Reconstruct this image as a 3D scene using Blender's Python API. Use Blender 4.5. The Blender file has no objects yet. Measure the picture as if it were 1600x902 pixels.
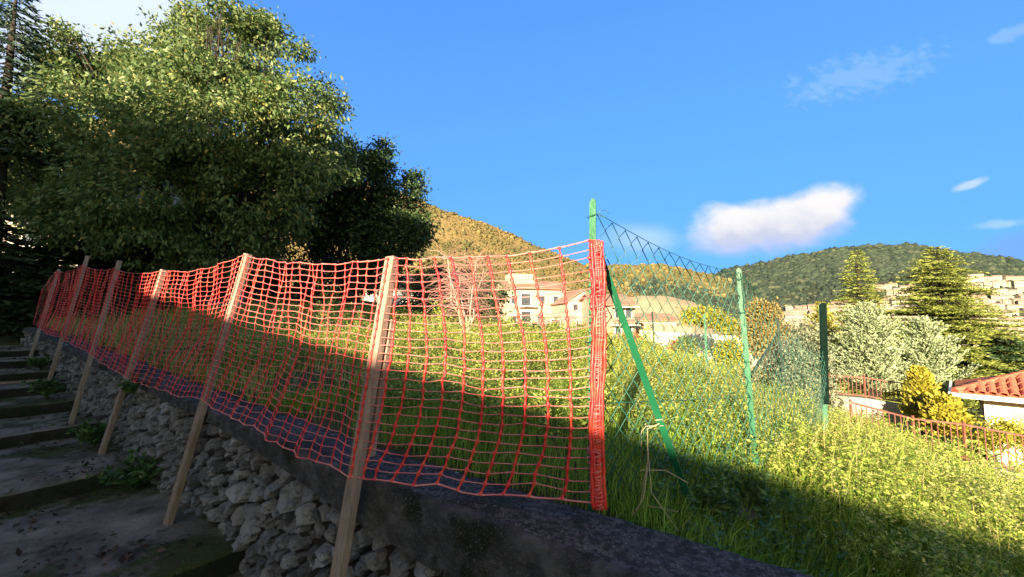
import bpy, bmesh, math, random
import numpy as np
from mathutils import Vector, Matrix, noise as mnoise

random.seed(7)
RNG = np.random.default_rng(11)
R = math.radians
SC = bpy.context.scene
COL = SC.collection

# ------------------------------------------------------------------ camera
PITCH = R(4.5)
FPX = 640.0                                   # focal length in photo pixels (1600 wide)
cam_d = bpy.data.cameras.new('camera')
cam_d.sensor_width = 36.0
cam_d.lens = 36.0 * FPX / 1600.0
cam_d.clip_start = 0.02
cam_d.clip_end = 9000.0
cam = bpy.data.objects.new('camera', cam_d)
cam.location = (0, 0, 0)                      # the eye is the origin; z is measured from eye level
cam.rotation_euler = (math.pi / 2 + PITCH, 0, 0)
COL.objects.link(cam)
SC.camera = cam

# ------------------------------------------------------------------ light
SUN_AZ = R(20.0)                              # the light travels towards +Y, 20 degrees to the right
SUN_EL = R(15.1)
sun_d = bpy.data.lights.new('sun', 'SUN')
sun_d.energy = 5.0
sun_d.angle = R(0.5)
sun_d.color = (1.0, 0.80, 0.56)
sun = bpy.data.objects.new('sun', sun_d)
trav = Vector((math.sin(SUN_AZ) * math.cos(SUN_EL), math.cos(SUN_AZ) * math.cos(SUN_EL), -math.sin(SUN_EL)))
sun.rotation_euler = trav.to_track_quat('-Z', 'Y').to_euler()
sun.location = (-20, -50, 30)
COL.objects.link(sun)

SC.view_settings.view_transform = 'Standard'
SC.view_settings.look = 'None'
SC.view_settings.exposure = 2.08
SC.view_settings.gamma = 1.0
SC.view_settings.use_curve_mapping = False
SC.render.engine = 'CYCLES'
try:
    SC.cycles.use_denoising = True
    SC.cycles.max_bounces = 6
    SC.cycles.transparent_max_bounces = 8
except Exception:
    pass


# ------------------------------------------------------------------ node helper
class NT:
    def __init__(self, tree):
        self.t = tree
        tree.nodes.clear()

    def n(self, typ, **kw):
        nd = self.t.nodes.new(typ)
        for k, v in kw.items():
            setattr(nd, k, v)
        return nd

    def link(self, a, b):
        self.t.links.new(a, b)

    def put(self, sock, v):
        if hasattr(v, 'is_output'):
            self.t.links.new(v, sock)
        elif v is not None:
            sock.default_value = v

    def m(self, op, a, b=None, c=None, clamp=False):
        nd = self.n('ShaderNodeMath', operation=op)
        nd.use_clamp = clamp
        self.put(nd.inputs[0], a)
        if b is not None: self.put(nd.inputs[1], b)
        if c is not None: self.put(nd.inputs[2], c)
        return nd.outputs[0]

    def mix(self, f, a, b, mode='MIX'):
        nd = self.n('ShaderNodeMix', data_type='RGBA', blend_type=mode)
        self.put(nd.inputs[0], f)
        self.put(nd.inputs[6], a if hasattr(a, 'is_output') else (*a, 1))
        self.put(nd.inputs[7], b if hasattr(b, 'is_output') else (*b, 1))
        return nd.outputs[2]

    def noise(self, scale, detail=4, rough=.55, vec=None, dist=0.0):
        nd = self.n('ShaderNodeTexNoise')
        nd.inputs['Scale'].default_value = scale
        nd.inputs['Detail'].default_value = detail
        nd.inputs['Roughness'].default_value = rough
        nd.inputs['Distortion'].default_value = dist
        if vec is not None: self.link(vec, nd.inputs['Vector'])
        return nd.outputs['Fac']

    def vor(self, scale, feature='F1', vec=None):
        nd = self.n('ShaderNodeTexVoronoi', feature=feature)
        nd.inputs['Scale'].default_value = scale
        if vec is not None: self.link(vec, nd.inputs['Vector'])
        return nd.outputs['Distance']

    def ramp(self, f, stops, interp='LINEAR'):
        nd = self.n('ShaderNodeValToRGB')
        nd.color_ramp.interpolation = interp
        el = nd.color_ramp.elements
        while len(el) > len(stops): el.remove(el[-1])
        while len(el) < len(stops): el.new(0.5)
        for e, (p, c) in zip(el, stops):
            e.position = p
            e.color = (*c, 1) if len(c) == 3 else c
        self.link(f, nd.inputs[0])
        return nd.outputs[0]

    def step(self, f, a, b):
        nd = self.n('ShaderNodeMapRange', interpolation_type='SMOOTHSTEP')
        self.put(nd.inputs[0], f)
        nd.inputs[1].default_value = a
        nd.inputs[2].default_value = b
        nd.inputs[3].default_value = 0
        nd.inputs[4].default_value = 1
        return nd.outputs[0]


def at(px, py, Y):
    """world point seen at photo pixel (px, py), Y metres ahead"""
    a = (px - 800.0) / FPX
    v = -(py - 451.0) / FPX
    y = math.cos(PITCH) - v * math.sin(PITCH)
    z = math.sin(PITCH) + v * math.cos(PITCH)
    t = Y / y
    return Vector((a * t, Y, z * t))


def proj(p):
    d = p[1] * math.cos(PITCH) + p[2] * math.sin(PITCH)
    u = -p[1] * math.sin(PITCH) + p[2] * math.cos(PITCH)
    return 800 + FPX * p[0] / d, 451 - FPX * u / d, d


# ------------------------------------------------------------------ sky
world = bpy.data.worlds.new('World')
SC.world = world
world.use_nodes = True
T = NT(world.node_tree)
sky = T.n('ShaderNodeTexSky', sky_type='NISHITA')
sky.sun_disc = False
sky.sun_elevation = SUN_EL
sky.sun_rotation = math.pi + SUN_AZ           # the sun stands behind the camera
sky.altitude = 500
sky.air_density = 1.0
sky.dust_density = 1.0
sky.ozone_density = 4.0
tc = T.n('ShaderNodeTexCoord')
sep = T.n('ShaderNodeSeparateXYZ')
T.link(tc.outputs['Generated'], sep.inputs[0])
dx, dy, dz = sep.outputs
ady = T.m('MAXIMUM', dy, 0.02)
su = T.m('DIVIDE', dx, ady)
sv = T.m('DIVIDE', dz, ady)
front = T.step(dy, 0.05, 0.25)
comb = T.n('ShaderNodeCombineXYZ')
T.put(comb.inputs[0], su); T.put(comb.inputs[1], T.m('MULTIPLY', sv, 1.6)); T.put(comb.inputs[2], dy)
wv = comb.outputs[0]


def blob(px, py, rx, ry, amp, sc, lo=1.0, hi=.45, tilt=0.0, det=6):
    c = at(px, py, 1.0)
    a = T.m('SUBTRACT', su, c.x)
    b = T.m('SUBTRACT', T.m('SUBTRACT', sv, c.z), T.m('MULTIPLY', a, tilt))
    a = T.m('DIVIDE', a, rx / FPX); b = T.m('DIVIDE', b, ry / FPX)
    d = T.m('SQRT', T.m('ADD', T.m('MULTIPLY', a, a), T.m('MULTIPLY', b, b)))
    nz = T.m('MULTIPLY', T.m('SUBTRACT', T.noise(sc, det, .55, wv), .5), amp)
    return T.step(T.m('ADD', d, nz), lo, hi), b


base = T.mix(1.0, sky.outputs[0], T.mix(T.step(dy, -.35, .5), (1.80, 1.32, .80), (.50, .97, 1.50)), 'MULTIPLY')
base = T.mix(T.m('MULTIPLY', T.step(dz, 1.5, .0), T.step(dy, -.1, .5)), base, T.mix(.85, base, (.70, 2.08, 5.4)))
m1, b1 = blob(1198, 352, 156, 52, 1.05, 8, 1.03, .5, .13, 9)
m1b, _ = blob(1272, 333, 84, 46, .9, 8, 1.03, .5, .30, 9)
m1 = T.m('MAXIMUM', m1, m1b)
cumcol = T.ramp(T.step(T.m('ADD', b1, T.m('MULTIPLY', T.m('SUBTRACT', T.noise(10, 6, .6, wv), .5), 1.4)), -1.0, .6), [(0, (2.4, 2.8, 4.1)), (.4, (3.1, 3.2, 3.8)), (.72, (3.9, 3.85, 4.0)), (1, (4.6, 4.45, 4.35))])
m2, _ = blob(150, 50, 250, 130, 1.4, 4, 1.1, .35, 0.1, 8)
m3, _ = blob(1350, 115, 150, 45, 2.2, 26, 1.0, .2, .25)
m4, _ = blob(1517, 288, 38, 9, 1.3, 14, 1.0, .2, .35)
m5, _ = blob(1570, 350, 60, 10, 1.5, 12, 1.0, .2, .1)
m6, _ = blob(1000, 375, 75, 30, 1.2, 6, 1.1, .1, 0)
m7, _ = blob(1590, 395, 110, 42, .9, 4, 1.05, .3, .35)
m8, _ = blob(1590, 50, 80, 16, 2.0, 16, 1.0, .2, .3)
colr = base
for mm, amt, cc in ((m7, .55, (1.1, 1.9, 5.2)), (m2, .92, (4.0, 4.5, 5.3)), (m3, .15, (4, 4.6, 5.4)), (m4, .5, (4.2, 4.4, 5.2)),
                    (m5, .3, (4, 4.4, 5.4)), (m8, .16, (4, 4.6, 5.4)), (m6, .5, (3.2, 4.0, 5.4))):
    colr = T.mix(T.m('MULTIPLY', T.m('MULTIPLY', mm, amt), front), colr, cc)
colr = T.mix(T.m('MULTIPLY', T.m('MULTIPLY', m1, .96), front), colr, cumcol)
bg = T.n('ShaderNodeBackground')
T.link(colr, bg.inputs['Color'])
bg.inputs['Strength'].default_value = 0.053
wo = T.n('ShaderNodeOutputWorld')
T.link(bg.outputs[0], wo.inputs['Surface'])

# ------------------------------------------------------------------ materials
MATS = {}


def pmat(name, stops, scale=3.0, rough=.85, bump=0.0, bscale=None, detail=6, island=0.0, transl=0.0, extra=None, spec=.3, metal=0.0, bdist=.02, coat=None, dist=0.0, wave=None):
    """noise driven colour ramp + bump; island > 0 mixes a random value per separate piece in; transl adds translucency"""
    m = bpy.data.materials.new(name)
    m.use_nodes = True
    t = NT(m.node_tree)
    co = t.n('ShaderNodeTexCoord').outputs['Object']
    if island >= 1.0:
        f = t.n('ShaderNodeNewGeometry').outputs['Random Per Island']
    else:
        f = t.noise(scale, detail, .6, co, dist)
        if island > 0:
            rp = t.n('ShaderNodeNewGeometry').outputs['Random Per Island']
            f = t.m('ADD', t.m('MULTIPLY', f, 1 - island), t.m('MULTIPLY', rp, island))
    col = t.ramp(f, stops)
    if extra: col = extra(t, co, col)
    b = t.n('ShaderNodeBsdfPrincipled')
    t.link(col, b.inputs['Base Color'])
    b.inputs['Roughness'].default_value = rough
    b.inputs['Specular IOR Level'].default_value = spec
    b.inputs['Metallic'].default_value = metal
    if bump:
        bn = t.n('ShaderNodeBump')
        bn.inputs['Strength'].default_value = bump
        bn.inputs['Distance'].default_value = bdist
        h = t.noise(bscale or scale * 4, 8, .65, co)
        t.link(h, bn.inputs['Height'])
        t.link(bn.outputs[0], b.inputs['Normal'])
    out = t.n('ShaderNodeOutputMaterial')
    sh = b.outputs[0]
    if transl:
        tr = t.n('ShaderNodeBsdfTranslucent')
        t.link(col, tr.inputs['Color'])
        mx = t.n('ShaderNodeMixShader')
        mx.inputs[0].default_value = transl
        t.link(sh, mx.inputs[1]); t.link(tr.outputs[0], mx.inputs[2])
        sh = mx.outputs[0]
    t.link(sh, out.inputs['Surface'])
    MATS[name] = m
    return m


def moss(amount, col=(.035, .045, .012), sc=2.2):
    def f(t, co, c):
        k = t.step(t.noise(sc, 5, .6, co), .62 - amount, .72 - amount)
        return t.mix(k, c, col)
    return f


def specks(amount, col, sc=30, mossy=None):
    def f(t, co, c):
        if mossy: c = mossy(t, co, c)
        k = t.step(t.noise(sc, 3, .5, co), 1 - amount - .02, 1 - amount + .02)
        return t.mix(k, c, col)
    return f


def coping_extra(t, co, c):
    c = moss(.12, (.030, .028, .020), 2.4)(t, co, c)
    k = t.step(t.noise(110, 3, .7, co), .54, .64)
    c = t.mix(t.m('MULTIPLY', k, .8), c, (.30, .27, .27))
    k = t.step(t.noise(38, 4, .7, co), .56, .46)
    c = t.mix(t.m('MULTIPLY', k, .75), c, (.022, .020, .020))
    k = t.step(t.noise(6, 5, .6, co), .69, .71)
    c = t.mix(k, c, (.55, .54, .52))
    return c


def stone_extra(t, co, c):
    oi = t.n('ShaderNodeObjectInfo').outputs['Random']
    c = t.mix(t.m('ADD', .25, t.m('MULTIPLY', t.m('FRACT', t.m('MULTIPLY', oi, 7.3)), .5)), c, t.mix(t.m('FRACT', t.m('MULTIPLY', oi, 13.7)), (.045, .042, .043), (.46, .43, .42)))
    k = t.step(t.noise(26, 6, .7, co), .52, .64)
    return t.mix(t.m('MULTIPLY', k, .75), c, (.045, .040, .036))


M_coping = pmat('weathered concrete', [(.25, (.045, .040, .040)), (.5, (.11, .098, .098)), (.8, (.19, .17, .165))], 14, .95, 1.0, 48, 9, extra=coping_extra, bdist=.035)
M_copface = pmat('stained concrete face', [(.25, (.024, .022, .021)), (.5, (.07, .065, .062)), (.78, (.20, .19, .185))], 10, .95, 1.0, 40, 9, extra=specks(.38, (.13, .12, .115), 130, moss(.10, (.02, .022, .012), 3)), bdist=.035)
M_stone = pmat('grey limestone', [(.25, (.045, .042, .042)), (.43, (.16, .15, .15)), (.58, (.30, .285, .285)), (.76, (.62, .61, .62))], 10, .9, 1.0, 34, 9, island=.35, bdist=.03, extra=stone_extra)
M_mortar = pmat('wall core', [(.3, (.02, .017, .014)), (.7, (.05, .043, .036))], 12, .97, 1.0, 40)


def step_extra(t, co, c):
    c = moss(.13, (.050, .058, .012), 1.3)(t, co, c)
    k = t.step(t.noise(3.5, 6, .7, co), .55, .68)
    c = t.mix(t.m('MULTIPLY', k, .8), c, (.035, .028, .022))
    k = t.step(t.noise(60, 3, .6, co), .58, .70)
    c = t.mix(t.m('MULTIPLY', k, .4), c, (.26, .22, .18))
    return c


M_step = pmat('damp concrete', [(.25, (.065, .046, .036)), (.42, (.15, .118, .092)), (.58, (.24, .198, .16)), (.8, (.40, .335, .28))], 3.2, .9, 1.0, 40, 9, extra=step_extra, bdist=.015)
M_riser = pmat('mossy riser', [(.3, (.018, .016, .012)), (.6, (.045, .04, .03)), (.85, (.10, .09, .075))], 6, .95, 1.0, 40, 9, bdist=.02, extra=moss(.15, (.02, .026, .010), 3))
M_soil = pmat('field soil', [(.3, (.03, .03, .012)), (.5, (.055, .055, .018)), (.75, (.09, .08, .035))], 3, .95, 1.0, 20)
M_grass = pmat('grass blades', [(0, (.10, .16, .02)), (.35, (.22, .30, .04)), (.65, (.36, .41, .07)), (.85, (.50, .47, .12)), (1, (.58, .49, .24))], island=1, rough=.6, transl=.35)
M_grassl = pmat('lush grass blades', [(0, (.08, .18, .018)), (.4, (.16, .30, .03)), (.8, (.27, .40, .05)), (1, (.42, .44, .10))], island=1, rough=.6, transl=.35)
M_weed = pmat('weed leaves', [(0, (.11, .19, .03)), (.4, (.27, .37, .055)), (.75, (.46, .53, .10)), (1, (.66, .60, .20))], island=1, rough=.6, transl=.35)
M_fine = pmat('pale fine weed leaves', [(0, (.15, .21, .05)), (.45, (.34, .39, .10)), (.8, (.52, .52, .17)), (1, (.64, .50, .30))], island=1, rough=.6, transl=.35)
M_dry = pmat('dry stalks', [(0, (.30, .22, .12)), (.5, (.46, .36, .22)), (1, (.62, .52, .36))], island=1, rough=.8, transl=.2)
M_ivy = pmat('dark green leaves', [(0, (.03, .075, .018)), (.6, (.08, .155, .04)), (1, (.15, .24, .07))], island=1, rough=.5, transl=.25)
M_leafbig = pmat('broad tree leaves', [(0, (.05, .10, .034)), (.4, (.11, .185, .06)), (.8, (.19, .25, .09)), (.96, (.28, .30, .11)), (1, (.40, .32, .06))], island=1, rough=.5, transl=.3)
M_leafdark = pmat('evergreen leaves', [(0, (.018, .042, .018)), (.6, (.045, .088, .030)), (1, (.10, .155, .05))], island=1, rough=.45, transl=.2)
M_bark = pmat('bark', [(.3, (.02, .016, .013)), (.7, (.06, .05, .04))], 14, .95, 1.0, 30)
M_twig = pmat('reddish twigs', [(0, (.20, .10, .09)), (.6, (.34, .19, .16)), (1, (.46, .30, .26))], island=1, rough=.8)
M_yew = pmat('dark conifer needles', [(0, (.016, .032, .016)), (.6, (.04, .068, .028)), (1, (.075, .11, .04))], island=1, rough=.6, transl=.15)
M_fir = pmat('blue green conifer needles', [(0, (.02, .05, .035)), (.6, (.05, .10, .07)), (1, (.10, .16, .10))], island=1, rough=.6, transl=.15)
M_cedar = pmat('cedar needles', [(0, (.08, .12, .02)), (.5, (.18, .23, .04)), (1, (.34, .37, .08))], island=1, rough=.6, transl=.2)
M_blue = pmat('blue cedar needles', [(0, (.14, .20, .09)), (.5, (.32, .40, .21)), (1, (.52, .58, .36))], island=1, rough=.6, transl=.2)
M_gold = pmat('golden thuja leaves', [(0, (.18, .18, .02)), (.5, (.33, .30, .03)), (1, (.48, .42, .06))], island=1, rough=.6, transl=.3)
M_olive = pmat('grey green leaves', [(0, (.10, .14, .09)), (.5, (.20, .24, .15)), (1, (.32, .33, .2))], island=1, rough=.6, transl=.25)
M_autumn = pmat('autumn leaves', [(0, (.15, .16, .04)), (.5, (.29, .23, .07)), (1, (.42, .26, .10))], island=1, rough=.6, transl=.3)
M_lime = pmat('yellow green leaves', [(0, (.16, .18, .02)), (.5, (.28, .29, .03)), (1, (.42, .38, .05))], island=1, rough=.6, transl=.3)
M_red = pmat('red autumn leaves', [(0, (.35, .06, .03)), (.5, (.5, .12, .06)), (1, (.6, .25, .1))], island=1, rough=.6, transl=.3)
M_dead = pmat('fallen leaves', [(0, (.018, .012, .008)), (.6, (.05, .032, .02)), (1, (.12, .08, .05))], island=1, rough=.85)


def grain(t, co, c):
    mp = t.n('ShaderNodeMapping')
    mp.inputs['Scale'].default_value = (60, 60, 2.2)
    t.link(co, mp.inputs[0])
    g = t.noise(1.0, 5, .6, mp.outputs[0])
    return t.mix(t.step(g, .45, .75), c, (.16, .115, .08))


M_wood = pmat('weathered softwood', [(.25, (.24, .16, .12)), (.6, (.34, .25, .19)), (.85, (.42, .34, .28))], 5, .85, .6, 60, extra=grain, bdist=.003)
M_net = pmat('orange red plastic net', [(.25, (.70, .02, .04)), (.5, (.87, .06, .05)), (.75, (.94, .14, .06))], 7, .42, transl=.25, spec=.5)
M_netthin = pmat('stretched pale red strand', [(.25, (.80, .12, .12)), (.5, (.90, .27, .24)), (.75, (.95, .42, .34))], 7, .38, transl=.3, spec=.5)
M_green = pmat('green plastic coated steel', [(.3, (.006, .085, .036)), (.7, (.012, .125, .055))], 6, .42, .15, 50, spec=.4, extra=specks(.3, (.02, .07, .04), 45))
M_wire = pmat('green coated wire', [(.3, (.012, .08, .055)), (.7, (.025, .12, .08))], 8, .4, spec=.5)
M_dkpost = pmat('dark old post', [(.3, (.012, .02, .016)), (.7, (.03, .045, .035))], 8, .8, .3, 40)
M_black = pmat('painted post shade', [(.3, (.002, .008, .006)), (.7, (.005, .014, .011))], 8, .9, .3, 40, spec=.05)  # near-black colour standing in for shade on the far green post
M_steelw = pmat('galvanised wire', [(.3, (.4, .4, .38)), (.7, (.6, .6, .58))], 8, .4, metal=.6)
M_cream = pmat('cream render', [(.3, (.36, .29, .20)), (.7, (.43, .36, .27))], .8, .9, .2, 20)
M_white = pmat('white render', [(.3, (.52, .48, .42)), (.7, (.62, .58, .52))], 1.3, .9, .3, 20, extra=specks(.42, (.30, .27, .22), 2.2))
M_pink = pmat('pink render', [(.3, (.34, .20, .15)), (.7, (.42, .27, .20))], .7, .9, .2, 20)
M_greyw = pmat('grey block wall', [(.3, (.16, .14, .125)), (.7, (.30, .27, .245))], 1.2, .95, .7, 18)
M_tile = pmat('red clay tiles', [(.25, (.34, .085, .05)), (.6, (.46, .14, .08)), (.85, (.52, .21, .13))], 3, .85, .5, 30)
M_tileold = pmat('faded clay tiles', [(.3, (.24, .12, .08)), (.7, (.34, .20, .14))], .6, .9, .5, 4)
M_gutter = pmat('white painted metal', [(.3, (.72, .70, .66)), (.7, (.82, .80, .77))], 3, .5)
M_glass = pmat('dark window glass', [(.3, (.03, .035, .045)), (.7, (.07, .075, .09))], 2, .15, spec=.6)
M_shutter = pmat('brown shutters', [(.3, (.13, .08, .05)), (.7, (.20, .13, .09))], 4, .7)
M_rail = pmat('oxide red iron', [(.3, (.13, .045, .032)), (.7, (.21, .085, .06))], 6, .6, .3, 60)
M_concrete = pmat('pale concrete', [(.3, (.20, .185, .165)), (.7, (.32, .30, .27))], 1.6, .9, .5, 25, extra=moss(.08, (.12, .12, .07), 1.2))
M_bank = pmat('bare earth bank', [(.3, (.24, .17, .10)), (.6, (.34, .255, .16)), (.8, (.42, .33, .22))], .25, .95, .8, 2, detail=9)
M_terr = pmat('terracotta wall', [(.3, (.30, .17, .11)), (.7, (.38, .24, .16))], .5, .95, .4, 9)
M_town = pmat('pale town render', [(.2, (.26, .225, .16)), (.5, (.33, .295, .22)), (.8, (.38, .345, .275))], .03, .9, .2, 1)
M_townb = pmat('beige town render', [(.2, (.19, .165, .12)), (.5, (.245, .215, .16)), (.8, (.29, .26, .205))], .03, .9, .2, 1)
M_oldstone = pmat('old masonry', [(.3, (.20, .18, .16)), (.55, (.38, .35, .31)), (.8, (.52, .49, .45))], 2.4, .95, 1, 9, extra=None)
M_ochre = pmat('dry mountain scrub', [(.25, (.12, .095, .032)), (.5, (.20, .145, .055)), (.75, (.27, .19, .08))], .022, .95, 1.0, .15, 10, bdist=6)
M_wood_hill = pmat('wooded hill ground', [(.3, (.018, .028, .018)), (.6, (.036, .046, .028)), (.8, (.09, .085, .055))], .012, .95, .8, .1, 10, bdist=6)
M_olivehill = pmat('scrub hill ground', [(.3, (.06, .062, .022)), (.6, (.15, .12, .045)), (.8, (.24, .18, .08))], .012, .95, .8, .1, 10, bdist=6)
def patches(c2, sc, lo=.45, hi=.65, amt=.8):
    def f(t, co, c):
        k = t.step(t.noise(sc, 5, .6, co), lo, hi)
        return t.mix(t.m('MULTIPLY', k, amt), c, c2)
    return f


M_crown = pmat('distant wood crowns', [(0, (.008, .017, .012)), (.5, (.020, .036, .024)), (.85, (.036, .054, .034)), (1, (.065, .075, .042))], island=1, rough=.9, extra=patches((.032, .046, .032), .012, .45, .65, .6))
M_scrub = pmat('distant scrub', [(0, (.06, .058, .018)), (.5, (.12, .10, .034)), (1, (.19, .145, .055))], island=1, rough=.9, extra=patches((.055, .062, .022), .02, .42, .62))


# ------------------------------------------------------------------ mesh helpers
def tag(o, label=None, cat=None, group=None, kind=None):
    if label: o['label'] = label
    if cat: o['category'] = cat
    if group: o['group'] = group
    if kind: o['kind'] = kind
    return o


def empty(name, loc=(0, 0, 0), rz=0.0, parent=None):
    o = bpy.data.objects.new(name, None)
    o.location = loc
    o.rotation_euler = (0, 0, rz)
    o.empty_display_size = .2
    COL.objects.link(o)
    if parent: o.parent = parent
    return o


def link(name, me, mat=None, parent=None, smooth=False):
    if mat is not None and not me.materials:
        for m_ in (mat if isinstance(mat, (list, tuple)) else [mat]):
            me.materials.append(m_)
    if smooth:
        me.polygons.foreach_set('use_smooth', [True] * len(me.polygons))
    o = bpy.data.objects.new(name, me)
    COL.objects.link(o)
    if parent:
        o.parent = parent
        pm = parent
        # geometry is written in world space: undo the parents' placement
        mw = Matrix.Identity(4)
        chain = []
        while pm:
            chain.append(pm); pm = pm.parent
        for q in reversed(chain):
            mw = mw @ q.matrix_parent_inverse @ Matrix.LocRotScale(q.location, q.rotation_euler, q.scale)
        o.matrix_parent_inverse = mw.inverted()
    return o


def npmesh(name, V, F, mat=None, parent=None, smooth=False, mi=None):
    """V (n,3) array, F (k,m) array of equal polygons"""
    V = np.asarray(V, dtype=np.float32); F = np.asarray(F, dtype=np.int32)
    me = bpy.data.meshes.new(name)
    k, c = F.shape
    me.vertices.add(len(V)); me.vertices.foreach_set('co', V.ravel())
    me.loops.add(k * c); me.loops.foreach_set('vertex_index', F.ravel())
    me.polygons.add(k)
    me.polygons.foreach_set('loop_start', np.arange(0, k * c, c, dtype=np.int32))
    me.polygons.foreach_set('loop_total', np.full(k, c, dtype=np.int32))
    if mi is not None: me.polygons.foreach_set('material_index', np.asarray(mi, dtype=np.int32))
    me.update(calc_edges=True)
    return link(name, me, mat, parent, smooth)


class MB:
    def __init__(self):
        self.v = []; self.f = []; self.mi = []

    def add(self, vs, fs, mi=0):
        b = len(self.v)
        self.v += [tuple(x) for x in vs]
        self.f += [tuple(i + b for i in q) for q in fs]
        self.mi += [mi] * len(fs)
        return self

    def box(self, o, ex, ey, ez, mi=0):
        """corner o and three edge vectors (right handed)"""
        o, ex, ey, ez = Vector(o), Vector(ex), Vector(ey), Vector(ez)
        vs = [o, o + ex, o + ex + ey, o + ey, o + ez, o + ex + ez, o + ex + ey + ez, o + ey + ez]
        return self.add(vs, [(3, 2, 1, 0), (4, 5, 6, 7), (0, 1, 5, 4), (1, 2, 6, 5), (2, 3, 7, 6), (3, 0, 4, 7)], mi)

    def bar(self, a, b, w, h, up=(0, 0, 1), mi=0):
        a, b = Vector(a), Vector(b)
        d = (b - a).normalized()
        s = d.cross(Vector(up))
        if s.length < 1e-4: s = d.cross(Vector((0, 1, 0)))
        s.normalize(); u = s.cross(d).normalized()
        return self.box(a - s * w / 2 - u * h / 2, s * w, b - a, u * h, mi) if False else \
            self.add([a + s * (i * w / 2) + u * (j * h / 2) for i, j in ((-1, -1), (1, -1), (1, 1), (-1, 1))] +
                     [b + s * (i * w / 2) + u * (j * h / 2) for i, j in ((-1, -1), (1, -1), (1, 1), (-1, 1))],
                     [(0, 1, 2, 3), (7, 6, 5, 4), (0, 4, 5, 1), (1, 5, 6, 2), (2, 6, 7, 3), (3, 7, 4, 0)], mi)

    def tube(self, pts, r, n=6, mi=0, caps=True, ref=(0.13, 0.21, .97)):
        pts = [Vector(p) for p in pts]
        rs = r if isinstance(r, (list, tuple)) else [r] * len(pts)
        b = len(self.v)
        for i, p in enumerate(pts):
            d = (pts[min(i + 1, len(pts) - 1)] - pts[max(i - 1, 0)])
            if d.length < 1e-9: d = Vector((0, 0, 1))
            d.normalize()
            s = d.cross(Vector(ref))
            if s.length < 1e-3: s = d.cross(Vector((1, 0, 0)))
            s.normalize(); u = s.cross(d)
            for k in range(n):
                a = 2 * math.pi * k / n
                self.v.append(tuple(p + (s * math.cos(a) + u * math.sin(a)) * rs[i]))
        for i in range(len(pts) - 1):
            for k in range(n):
                k2 = (k + 1) % n
                self.f.append((b + i * n + k, b + i * n + k2, b + (i + 1) * n + k2, b + (i + 1) * n + k)); self.mi.append(mi)
        if caps:
            self.f.append(tuple(b + k for k in reversed(range(n)))); self.mi.append(mi)
            self.f.append(tuple(b + (len(pts) - 1) * n + k for k in range(n))); self.mi.append(mi)
        return self

    def build(self, name, mat=None, parent=None, smooth=False):
        me = bpy.data.meshes.new(name)
        me.from_pydata(self.v, [], self.f)
        me.polygons.foreach_set('material_index', self.mi)
        me.update()
        o = link(name, me, mat, parent, smooth)
        return o


def fbm(p, s=1.0, o=4):
    return mnoise.fractal(Vector(p) * s, .9, 2.1, o)


# ------------------------------------------------------------------ the lie of the land
WD = R(55.0)                                   # the wall runs 55 degrees left of the view
U = Vector((-math.sin(WD), math.cos(WD), 0))   # along the wall, uphill
N = Vector((math.cos(WD), math.sin(WD), 0))    # from the steps towards the field
NF, NB = 1.25, 1.58                            # front and back edge of the wall


def W(s, n, z):
    return U * s + N * n + Vector((0, 0, z))


def zcop(s):
    return -.735 + .05 * max(0.0, s - 1.9) + (-.01 * (1.9 - s) if s < 1.9 else 0)


STEPS = [(-4.0, -1.95), (-1.0, -1.78), (1.0, -1.60), (3.0, -1.45), (5.0, -1.31), (6.75, -1.18), (7.9, -1.04), (8.8, -.91), (9.7, -.78), (10.6, -.65), (11.6, -.53)]


def zstep(s):
    z = -2.1
    for a, b in STEPS:
        if s >= a: z = b
    return z


ANCH = []
for s in (-3, -1, 0, 1, 2, 3.5, 5, 6.5, 8, 10, 12, 14, 17):
    p = W(s, 1.62, 0)
    ANCH.append((p.x, p.y, zcop(s) - (.06 if s > .6 else .2 + .12 * (.6 - s))))
for s, n, z in ((4, 3.5, -.47), (7, 3, -.28), (8, 6, -.05), (12, 4, .05), (14, 8, .2), (17, 3, .2), (3, 6, -.35), (18, 12, .4)):
    p = W(s, n, 0); ANCH.append((p.x, p.y, z))
ANCH += [(-.67, 4.4, -.66), (.15, 3.1, -.69), (.85, 2.8, -.79), (.6, 2.2, -.8), (1.5, 2.75, -.98), (1.15, 2.45, -.92), (3.29, 4.41, -1.26), (2.4, 3.5, -1.1),
         (1.3, 1.9, -1.3), (1.7, 1.4, -1.55), (2.3, 2.6, -1.33), (2.6, 1.5, -1.7), (4, 3.2, -1.72), (3.4, 3.0, -1.52), (4.2, 4.4, -1.62), (5, 5, -2.0), (7, 7, -2.7), (6, 3, -2.5),
         (0, 8, -.5), (-3, 8, -.22), (3, 10, -1.05), (5, 10, -1.65), (7, 10, -2.3), (9, 9, -3.0), (10.5, 13, -2.95), (12, 10, -3.9), (14, 14, -4.0), (16, 9, -4.8),
         (-11, 20, -.1), (-4, 20, -.25), (0, 20, -.45), (3, 20, -.9), (8, 20, -1.9), (13, 20, -3.2), (20, 20, -5), (25, 8, -6.5),
         (0, 40, -1.8), (-20, 30, .8), (-30, 45, 2), (20, 40, -4.5), (40, 40, -8), (8, -3, -3.0), (20, -8, -6), (14, 2, -4.6)]
AP = np.array(ANCH)


def _phi(d):
    return np.sqrt(d * d + .25)


_D = np.sqrt(((AP[:, None, :2] - AP[None, :, :2]) ** 2).sum(-1))
_A = np.block([[_phi(_D) - 1e-3 * np.eye(len(AP)), np.c_[np.ones(len(AP)), AP[:, :2]]], [np.vstack([np.ones(len(AP)), AP[:, :2].T]), np.zeros((3, 3))]])
_w = np.linalg.solve(_A, np.r_[AP[:, 2], 0, 0, 0])


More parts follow.
